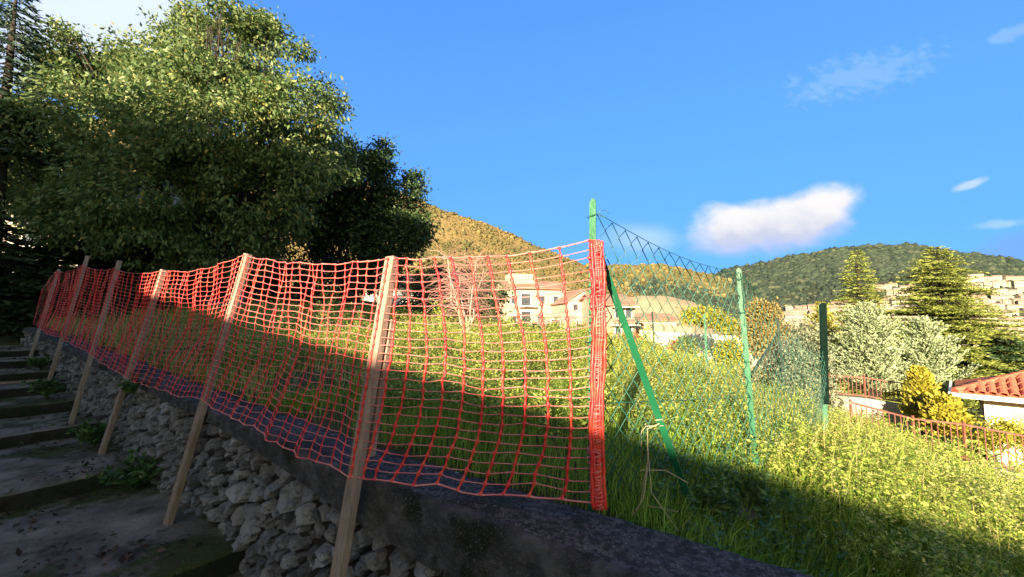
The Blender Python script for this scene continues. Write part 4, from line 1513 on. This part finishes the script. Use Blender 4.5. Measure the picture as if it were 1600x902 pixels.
# ------------------------------------------------------------------ trees
big = [(340, 75, 72), (260, 105, 75), (405, 105, 62), (155, 125, 68), (95, 85, 34), (205, 190, 95), (330, 195, 105), (450, 180, 66), (55, 215, 55), (115, 265, 80), (260, 300, 95),
       (380, 305, 85), (470, 265, 60), (190, 345, 55), (10, 300, 45), (-30, 240, 55), (300, 370, 55), (425, 365, 55), (492, 150, 24), (345, 22, 24), (300, 40, 28), (390, 40, 26), (505, 215, 24), (70, 130, 26), (120, 340, 55), (250, 385, 50), (360, 390, 45), (150, 385, 40), (60, 330, 50)]
b_ = at(290, 470, 12.0); b_.z = zl(b_.x, b_.y)
broadleaf('broadleaf_tree', 'large spreading broadleaf tree with sunlit top behind the wall', b_, lobes_px(big, 12.0, 1.7, 3), 12500, 20, .17, (.135, .44), M_leafbig, .20, 1.2, stems=3, gap=.0, droop=.8, shell=.35)
dark = [(560, 290, 62), (615, 330, 52), (520, 340, 62), (600, 375, 55), (540, 250, 36), (645, 360, 28), (480, 365, 50), (585, 255, 20), (500, 300, 45)]
b_ = at(560, 480, 14.5); b_.z = zl(b_.x, b_.y)
broadleaf('evergreen_tree', 'dense dark round evergreen tree right of the large tree', b_, lobes_px(dark, 14.5, .9, 2), 4600, 17, .17, (.13, .5), M_leafdark, .18, 1.0, stems=2, gap=-.15)
bush = [(680, 450, 36), (720, 455, 38), (760, 462, 30), (700, 485, 34), (745, 490, 34), (655, 480, 25)]
b_ = at(712, 515, 12.5); b_.z = zl(b_.x, b_.y)
broadleaf('evergreen_bush', 'dark evergreen bush behind the bare reddish shrub', b_, lobes_px(bush, 12.5, .5), 900, 15, .13, (.11, .5), M_leafdark, .05, .3, stems=3, cat='bush')
bl2 = [(450, 440, 40), (520, 435, 42), (590, 425, 40), (480, 465, 26), (400, 440, 36), (330, 430, 42), (270, 435, 42), (400, 400, 36), (320, 395, 36), (210, 430, 42), (150, 430, 40), (90, 430, 40)]
b_ = at(470, 500, 16); b_.z = zl(b_.x, b_.y)
broadleaf('laurel_hedge', 'dark hedge in shade under the two big trees', b_, lobes_px(bl2, 16.5, .4), 2600, 14, .2, (.16, .5), M_leafdark, .05, .3, stems=4, cat='hedge')
# bare shrub
b_ = at(728, 508, 9.0); b_.z = zl(b_.x, b_.y)
root = empty('bare_shrub', b_); tag(root, 'leafless reddish shrub with tangled arching twigs behind the netting', 'shrub')
mb = MB(); tw_ = MB()
for k in range(7):
    e = at(random.uniform(690, 760), random.uniform(400, 440), 9 + random.uniform(-.5, .5))
    pts = limb(mb, b_ - Vector((0, 0, .1)), e, .022, .008, 7, .12, 5)
    for h in range(60):
        st_ = random.choice(pts[3:])
        dr = Vector((random.gauss(0, 1), random.gauss(0, .6), random.gauss(.35, .5))).normalized() * random.uniform(.35, .95)
        tp_ = [st_ + dr * f + Vector((0, 0, -.35 * f * f * dr.length)) + Vector((fbm((h, f * 3, k), 1), fbm((k, f * 3, h), 1), fbm((h + k, f * 3, 2), 1))) * .05 for f in np.linspace(0, 1, 6)]
        tw_.tube(tp_, [.005, .0045, .004, .0035, .003, .002], 3, 0, False)
mb.build('stem', pmat('pale bark', [(.3, (.30, .24, .20)), (.7, (.45, .38, .32))], 9, .9), root, True)
tag(tw_.build('twigs', M_twig, root), kind='stuff')

# left edge conifers
b_ = at(-28, 520, 10.0); b_.z = -.5
conifer('fir_tree', 'tall blue green fir cut by the left edge of the picture', b_, 9.6, 1.75, 150, M_fir, -.25, .5, .75, .5, (.16, .05), per=12, flat=.05)
for (px, py, Y, h, r_, lab) in ((30, 530, 10.5, 2.5, 1.6, 'dark low conifer in the bottom left corner of the trees'), (95, 520, 11.0, 2.6, 1.6, 'dark drooping conifer behind the farthest stakes'), (175, 515, 11.5, 2.3, 1.5, 'dark conifer in shade below the large tree'), (-60, 530, 9.6, 3.3, 1.9, 'dark conifer standing at the very left edge beside the steps')):
    b_ = at(px, py, Y); b_.z = min(b_.z, zl(b_.x, b_.y))
    conifer('yew_tree', lab, b_, h, r_, 130, M_yew, -.15, .02, .6, .5, (.17, .06), 'dark conifers under the large tree', 14, .12)

# right: cedars
b_ = at(1352, 600, 27); b_.z -= .8
tp_ = at(1349, 392, 27)
conifer('cedar_tree', 'slender sunlit cedar, the left of the two tall ones', b_, tp_.z - b_.z, 2.8, 330, M_cedar, .06, .04, .80, .42, (.17, .05), 'tall cedars above the railings', 13, .04)
b_ = at(1482, 620, 24); b_.z -= .8
tp_ = at(1470, 386, 24)
conifer('cedar_tree', 'broad layered cedar, the right and larger of the two tall ones', b_, tp_.z - b_.z, 4.2, 560, M_cedar, .05, .05, .72, .42, (.17, .05), 'tall cedars above the railings', 15, .04, .38)
b_ = at(1575, 620, 22); b_.z -= .5
conifer('cedar_tree', 'low dark cedar behind the villa roof at the right edge', b_, 3.6, 3.0, 150, M_leafdark, .02, .05, .5, .42, (.30, .08), 'tall cedars above the railings', 14, .06)
# pale blue cedars
for (px, py, Y, top, r_, lab, tx) in ((1362, 612, 14.5, 478, 1.55, 'pale blue green cedar bush above the iron railing', 1372), (1450, 618, 14.0, 502, 1.25, 'smaller pale cedar bush left of the villa roof', 1462), (1290, 600, 18, 476, 1.2, 'light green conifer close behind the dark green post', 1285)):
    b_ = at(px, py, Y); b_.z -= .4
    tp_ = at(tx, top, Y)
    conifer('blue_cedar', lab, b_, tp_.z - b_.z, r_, 150, M_blue if px > 1300 else M_lime, .75, .03, .55, .34, (.09, .034), 'pale cedar bushes', 14, .5, .45, 'bush')
# golden thuja
for (px, top, bot, Y, r_, lab) in ((1441, 580, 655, 10.9, .55, 'golden yellow pointed thuja beside the railing'), (1478, 628, 672, 10.0, .62, 'low golden thuja in front of the villa eave')):
    b_ = at(px, bot, Y); b_.z -= .3; t_ = at(px, top, Y)
    conifer('golden_thuja', lab, b_, t_.z - b_.z, r_, 130, M_gold, .9, .03, .5, .6, (.10, .06), 'golden thujas', 7, .5, .2, 'shrub')
# middle distance trees
for (nm, lab, px, base, Y, lst, mt, n_c, lf) in (
        ('autumn_tree', 'rounded orange and green autumn tree beside the second green post', 1190, 560, 26, [(1190, 495, 24), (1180, 520, 22), (1205, 522, 22), (1196, 545, 18), (1188, 482, 14)], M_autumn, 700, (.2, .5)),
        ('lime_tree', 'yellow green tree at the end of the bare bank', 1105, 560, 40, [(1100, 492, 14), (1118, 500, 14), (1080, 494, 10), (1135, 510, 10), (1150, 512, 12)], M_lime, 420, (.28, .5)),
        ('field_shrub', 'red leaved shrub growing near the thin dark posts', 988, 560, 30, [(985, 530, 11), (996, 538, 10)], M_red, 150, (.2, .5)),
        ('field_shrub', 'small red shrub in front of the long white wall', 1056, 560, 30, [(1056, 540, 8), (1060, 548, 7)], M_red, 90, (.2, .5)),
        ('field_shrub', 'small green shrub in front of the long white wall', 1074, 560, 28, [(1073, 537, 10), (1076, 548, 9)], M_leafbig, 110, (.2, .5)),
        ('field_shrub', 'orange bush left of the red field shrub and strut', 1010, 562, 26, [(1005, 545, 12), (1020, 550, 12)], M_autumn, 160, (.18, .5)),
        ('field_shrub', 'tall green shrub right of the white wall centre', 1140, 585, 22, [(1140, 545, 16), (1135, 562, 16), (1150, 565, 14)], M_lime, 260, (.16, .5)),
        ('olive_bush', 'grey green bush in front of the dark green post', 1265, 660, 8.6, [(1262, 540, 26), (1270, 575, 28), (1245, 600, 28), (1275, 615, 24), (1255, 510, 14), (1240, 560, 18)], M_olive, 600, (.075, .35)),
        ('olive_bush', 'dark grey green bush beside the thin leaning post', 1240, 660, 10, [(1235, 595, 20), (1250, 620, 22), (1225, 612, 16)], M_ivy, 260, (.08, .4)),
        ('garden_shrub', 'green shrub against the sunlit white villa wall', 1572, 712, 9.7, [(1568, 672, 14), (1590, 680, 15), (1550, 690, 12)], M_lime, 260, (.07, .5)),
        ('pink_shrub', 'thin pinkish dry shrub between the second and third green posts', 1215, 640, 10.5, [(1205, 575, 24), (1225, 560, 20), (1190, 600, 20), (1235, 545, 12)], M_dry, 420, (.07, .3))):
    b_ = at(px, base, Y); b_.z = min(b_.z, zl(b_.x, b_.y) + .05)
    broadleaf(nm, lab, b_, lobes_px(lst, Y, .02 * Y), n_c, 14, .014 * Y if Y < 12 else .009 * Y, lf, mt, .05 if Y < 20 else .12, .5, cat='bush' if 'tree' not in nm else 'tree', stems=2)


# ------------------------------------------------------------------ grass and weeds
def sample(nr, r0, r1, x0=40, x1=1700):
    """field points spread over the wedge in view"""
    out = []
    while len(out) < nr:
        px = RNG.uniform(x0, x1, nr); rr = np.sqrt(RNG.uniform(r0 ** 2, r1 ** 2, nr))
        a = (px - 800) / FPX
        x = a * rr / np.sqrt(1 + a * a); y = rr / np.sqrt(1 + a * a)
        n = x * N.x + y * N.y
        ok = n > NB + .03
        out += list(np.c_[x, y][ok])
    return np.array(out[:nr])


def blades(name, P, h, w, mat, lean=.35, fan=None):
    k = len(P)
    z = zland(P[:, 0], P[:, 1]) - .02
    az = RNG.uniform(0, 2 * math.pi, k)
    hh = h * RNG.uniform(.5, 1.25, k)
    d = np.c_[np.cos(az), np.sin(az)]
    s = np.c_[-np.sin(az + .6), np.cos(az + .6)]
    le = lean * hh * RNG.uniform(.3, 1.8, k)
    b = np.c_[P, z]
    sw = np.c_[s * (w * .5)[:, None], np.zeros(k)]
    mid = b + np.c_[d * (le * .35)[:, None], hh * .6]
    tip = b + np.c_[d * le[:, None], hh * np.clip(1 - .25 * (le / hh) ** 2, .5, 1)]
    V = np.stack([b - sw, b + sw, mid + sw * .8, mid - sw * .8, tip], 1).reshape(-1, 3)
    i = np.arange(k)[:, None] * 5
    F = np.concatenate([np.c_[i, i + 1, i + 2], np.c_[i, i + 2, i + 3], np.c_[i + 3, i + 2, i + 4]])
    return npmesh(name, V, F, mat)


def patch(P, lo=-.2, sc=1.2):
    v = np.array([mnoise.noise(Vector((p[0] * sc, p[1] * sc, 7))) for p in P])
    return P[v + RNG.uniform(-.35, .35, len(P)) > lo]


for (cnt, r0, r1, h, w) in ((38000, 1.5, 4.0, .17, .0050), (36000, 4.0, 9.0, .20, .009), (34000, 9.0, 20, .34, .02), (12000, 20, 45, .6, .05)):
    P = patch(sample(cnt, r0, r1))
    o = blades('grass', P, np.full(len(P), h), np.full(len(P), w), M_grassl if r0 < 3 else M_grass)
    tag(o, 'green and yellow grass growing over the field', 'grass', kind='stuff')
P = sample(5200, 3.2, 14)
tag(blades('dry_grass', P, RNG.uniform(.15, .45, len(P)), .0009 * np.hypot(P[:, 0], P[:, 1]), M_dry, .45), 'dry straw stalks among the field grass', 'grass', kind='stuff')


def weeds(name, P, h, nl, ll, mat, label):
    """upright leafy weeds as one ground cover"""
    z = zland(P[:, 0], P[:, 1])
    k = len(P)
    hh = h * RNG.uniform(.5, 1.3, k)
    ii = np.repeat(np.arange(k), nl)
    f = RNG.random(len(ii)) ** .7
    az = RNG.uniform(0, 2 * math.pi, len(ii))
    ln = RNG.normal(scale=.18, size=(k, 2))
    r = (.03 + .22 * (1 - f)) * hh[ii] * RNG.uniform(.3, 1.2, len(ii))
    Q = np.c_[P[ii, 0] + ln[ii, 0] * hh[ii] * f + np.cos(az) * r, P[ii, 1] + ln[ii, 1] * hh[ii] * f + np.sin(az) * r, z[ii] + hh[ii] * f]
    D = np.c_[np.cos(az), np.sin(az), RNG.uniform(-.4, .9, len(ii))]
    L = ll * RNG.uniform(.6, 1.4, len(ii))
    return tag(leaves(name, Q, D, L, L * .5, mat, None, np.tile((0, 0, 1.0), (len(ii), 1))), label, 'weeds', kind='stuff')


def lit_only(P, off=.0):
    return P


def field_only(P):
    n = P[:, 0] * N.x + P[:, 1] * N.y
    return P[(n > NB + .55) & (np.hypot(P[:, 0], P[:, 1]) > 2.6)]


Pn = field_only(patch(sample(9000, 2.6, 7, 250), -.10, .8))
rn = np.hypot(Pn[:, 0], Pn[:, 1])
Pn = Pn[(Pn[:, 0] < .6) | (rn > 3.9) | ((rn > 2.9) & (RNG.random(len(Pn)) < .75))]
weeds('weed_cover', Pn, .28, 32, .028, M_weed, 'leafy yellow green weeds covering the nearer field')
Pg = sample(5200, 2.7, 7.5, 930, 1700)
tag(blades('tall_grass', Pg, RNG.uniform(.2, .5, len(Pg)), .0013 * np.hypot(Pg[:, 0], Pg[:, 1]), M_grass, .7), 'arching grass standing through the weeds of the right slope', 'grass', kind='stuff')
Ps = sample(700, 2.7, 4.6, 960, 1700)
weeds('bushy_weeds', Ps, .26, 34, .015, M_fine, 'small pale seeding weeds scattered over the right hand slope')
Pt = field_only(sample(1900, 3.6, 8.5, 250))
Pt = Pt[np.array([mnoise.noise(Vector((p[0] * .9 + 40, p[1] * .9, 3))) for p in Pt]) > .12]
weeds('bushy_weeds', Pt, .50, 60, .022, M_fine, 'taller pale bushy weeds in clumps over the field')
weeds('weed_cover', field_only(patch(sample(5600, 6.5, 16, 330), .0, .6)), .36, 30, .050, M_weed, 'leafy yellow green weeds covering the farther field')
weeds('weed_cover', patch(sample(2600, 15, 34, 420), -.3, .3), .55, 26, .12, M_weed, 'tall yellow weeds at the far side of the field')
P = sample(110, 1.9, 3.0, 980, 1300)
weeds('nettle_cover', P, .2, 30, .03, M_ivy, 'dark green leafy weeds in shade beside the coping')
P = sample(9000, 1.6, 4.6, 930, 1700)
ea, eb = np.array((.62, 1.92)), np.array((1.62, 2.62)); ed_ = (eb - ea) / np.linalg.norm(eb - ea)
off_ = (P - ea) @ np.array((ed_[1], -ed_[0])); al_ = (P - ea) @ ed_
P = P[~((np.abs(off_) < .17) & (al_ > 0) & (al_ < 1.25))]
tag(blades('tall_grass', P, RNG.uniform(.10, .28, len(P)), np.full(len(P), .0060), M_grassl, .6), 'long lush grass hanging down the shaded slope', 'grass', kind='stuff')
Pd = patch(sample(16000, 7, 15, 1020, 1290), -.05, .4)
tag(blades('dry_grass', Pd, np.full(len(Pd), .26), np.full(len(Pd), .014), M_dry, .5), 'pale dry grass between the thin field posts', 'grass', kind='stuff')


# single plants
def tall_weed(name, label, base, h, nb, mat, leaf=.05, spread=.35, stalk=.006, group=None, per=14, umbel=True):
    root = empty(name, base); tag(root, label, 'plant', group)
    base = Vector(base); mb = MB(); P, D = [], []
    for b in range(nb):
        az = random.uniform(0, 6.28); le = random.uniform(.1, 1) * spread
        hh = h * random.uniform(.6, 1.05)
        e = base + Vector((math.cos(az) * le * hh, math.sin(az) * le * hh, hh))
        pts = [base.lerp(e, f) + Vector((math.cos(az), math.sin(az), 0)) * (-.12 * hh * le * math.sin(math.pi * f)) for f in np.linspace(0, 1, 6)]
        mb.tube(pts, [stalk, stalk * .9, stalk * .8, stalk * .7, stalk * .55, stalk * .4], 4, 0, False)
        for k in range(per):
            f = random.uniform(.25, 1.0); q = base.lerp(e, f)
            a2 = random.uniform(0, 6.28)
            d = Vector((math.cos(a2), math.sin(a2), random.uniform(-.1, .8)))
            ln = random.uniform(.04, .16) * h
            mb.tube([q, q + d * ln], stalk * .35, 3, 0, False)
            for g in range(4):
                P.append(q + d * ln * random.uniform(.4, 1.05)); D.append(d + Vector((random.gauss(0, .6), random.gauss(0, .6), random.gauss(0, .4))))
    tag(mb.build('stem', mat, root), kind='stuff')
    P = np.array([p[:] for p in P]); D = np.array([p[:] for p in D]); L = RNG.uniform(.6, 1.3, len(P)) * leaf
    tag(leaves('foliage', P, D, L, L * .45, mat, root), kind='stuff')
    return root


spots_w = [(520, 520, 9.0, 1.05, 'tall yellow green fennel stalk standing before the dark hedge', M_weed), (690, 530, 8.5, .7, 'leafy weed clump below the bare shrub', M_weed),
           (790, 540, 8.0, .6, 'bushy green weed left of the green end post', M_weed), (1010, 610, 6.5, .75, 'leafy weed standing behind the leaning strut', M_weed),
           (1440, 730, 5.2, .8, 'arching pale green weed above the railing, left of the villa', M_weed), (1500, 760, 4.6, .75, 'yellow flowering weed in front of the villa wall', M_weed),
           (1560, 790, 4.4, .85, 'long stemmed weed near the right edge of the slope', M_weed), (1400, 720, 5.4, .7, 'bright weed clump at the slope edge under the thuja', M_weed),
           (1590, 760, 5.0, .8, 'stemmy weed cut by the right edge of the picture', M_weed), (1330, 690, 6.0, .7, 'round leafy weed right of the third green post', M_weed),
           (1240, 680, 6.2, .6, 'weed between the second and third green posts', M_weed), (1480, 700, 6.2, .9, 'tall thin weed in front of the long railing', M_weed)]
for (px, py, Y, h, lab, mt) in spots_w:
    b_ = at(px, py, Y); b_.z = zl(b_.x, b_.y)
    tall_weed('tall_weed', lab, b_, h, 7 if Y < 7 else 5, mt, .055 if Y > 7 else .04, .45, .005, 'tall weeds standing up from the field')
# plants at the foot of the wall
for (s_, n_, h, lab) in ((4.75, 1.12, .30, 'ivy clump at the wall foot between the two nearest step edges'), (6.1, 1.1, .26, 'small green plant at the wall foot beside the short brown stake'), (8.3, 1.0, .28, 'green tuft spilling over the upper steps'), (9.9, 1.1, .22, 'small tuft at the wall foot near the top of the steps')):
    b_ = W(s_, n_, zstep(s_))
    tall_weed('wall_plant', lab, b_, h, 18, M_ivy, .055, 1.3, .003, 'green plants at the foot of the stone wall', 9)
b_ = W(.95, 1.2, -1.28); tall_weed('wall_plant', 'ivy growing from the wall joints under the coping, near the bottom edge', b_, .16, 12, M_ivy, .04, 1.2, .002, 'green plants at the foot of the stone wall', 8)
b_ = W(5.35, 1.21, -.72); tall_weed('wall_plant', 'ivy tuft hanging on the wall top behind the short brown stake', b_, .16, 12, M_ivy, .045, 1.0, .002, 'green plants at the foot of the stone wall', 8)
for (px, py, Y, h, lab) in ((1130, 815, 2.15, .26, 'low grey green plant beside the coping end'), (1180, 800, 2.3, .3, 'dark leafy plant at the broken terrace edge')):
    b_ = at(px, py, Y); b_.z = zl(b_.x, b_.y)
    tall_weed('edge_plant', lab, b_, h, 12, M_ivy, .04, .8, .003, 'plants at the broken terrace edge', 9)
# dry twigs by the strut
root = empty('dry_twigs', at(1010, 790, 1.85)); tag(root, 'thin dry arching stalks at the corner of the coping', 'twigs')
mb = MB()
for (pp) in ([(1000, 790), (1012, 720), (1012, 670), (1030, 662)], [(1012, 700), (1018, 770), (1060, 830)], [(1000, 735), (1040, 735), (1075, 755)], [(985, 810), (1005, 780), (1012, 730)], [(960, 815), (1010, 790), (1060, 800)]):
    mb.tube([at(*q_, 1.78 + random.uniform(-.03, .03)) for q_ in pp], .0022, 4, 0, False)
tag(mb.build('stalk', M_dry, root), kind='stuff')
# broken terrace stones at the fence foot
root = empty('terrace_edge', at(1130, 780, 2.3)); tag(root, 'broken dry stone terrace edge below the second green post', 'stones')
for k in range(26):
    f = k / 25
    p = Vector((.62, 1.92, 0)).lerp(Vector((1.62, 2.62, 0)), f) + Vector((random.uniform(-.05, .06), random.uniform(-.07, .03), 0))
    z = -.93 - .12 * f - random.uniform(0, .22)
    ob = bpy.data.objects.new('stone', random.choice(RUB)); COL.objects.link(ob); ob.parent = root
    ob.location = Vector((p.x, p.y, z)) - root.location
    ob.rotation_euler = (random.uniform(-.4, .4), random.uniform(-.4, .4), random.uniform(0, 6))
    ob.scale = (random.uniform(.08, .2), random.uniform(.08, .15), random.uniform(.06, .13))

# fallen leaves and twigs on the steps
P = []
for k in range(3000):
    s_ = random.uniform(2.2, 12.5); n_ = 1.2 - abs(random.gauss(0, .9))
    if mnoise.noise(Vector((s_ * 1.3, n_ * 1.3, 2))) + random.uniform(-.3, .3) < .02: continue
    P.append(W(s_, n_, zstep(s_) + .012 + random.uniform(0, .012)))
P = np.array([p[:] for p in P]); k = len(P)
D = np.c_[RNG.normal(size=(k, 2)), RNG.normal(scale=.25, size=k)]
L = RNG.uniform(.025, .065, k)
tag(leaves('fallen_leaves', P, D, L, L * .55, M_dead, None, np.tile((0, 0, 1.0), (k, 1))), 'dark fallen leaves scattered over the damp steps', 'leaves', kind='stuff')
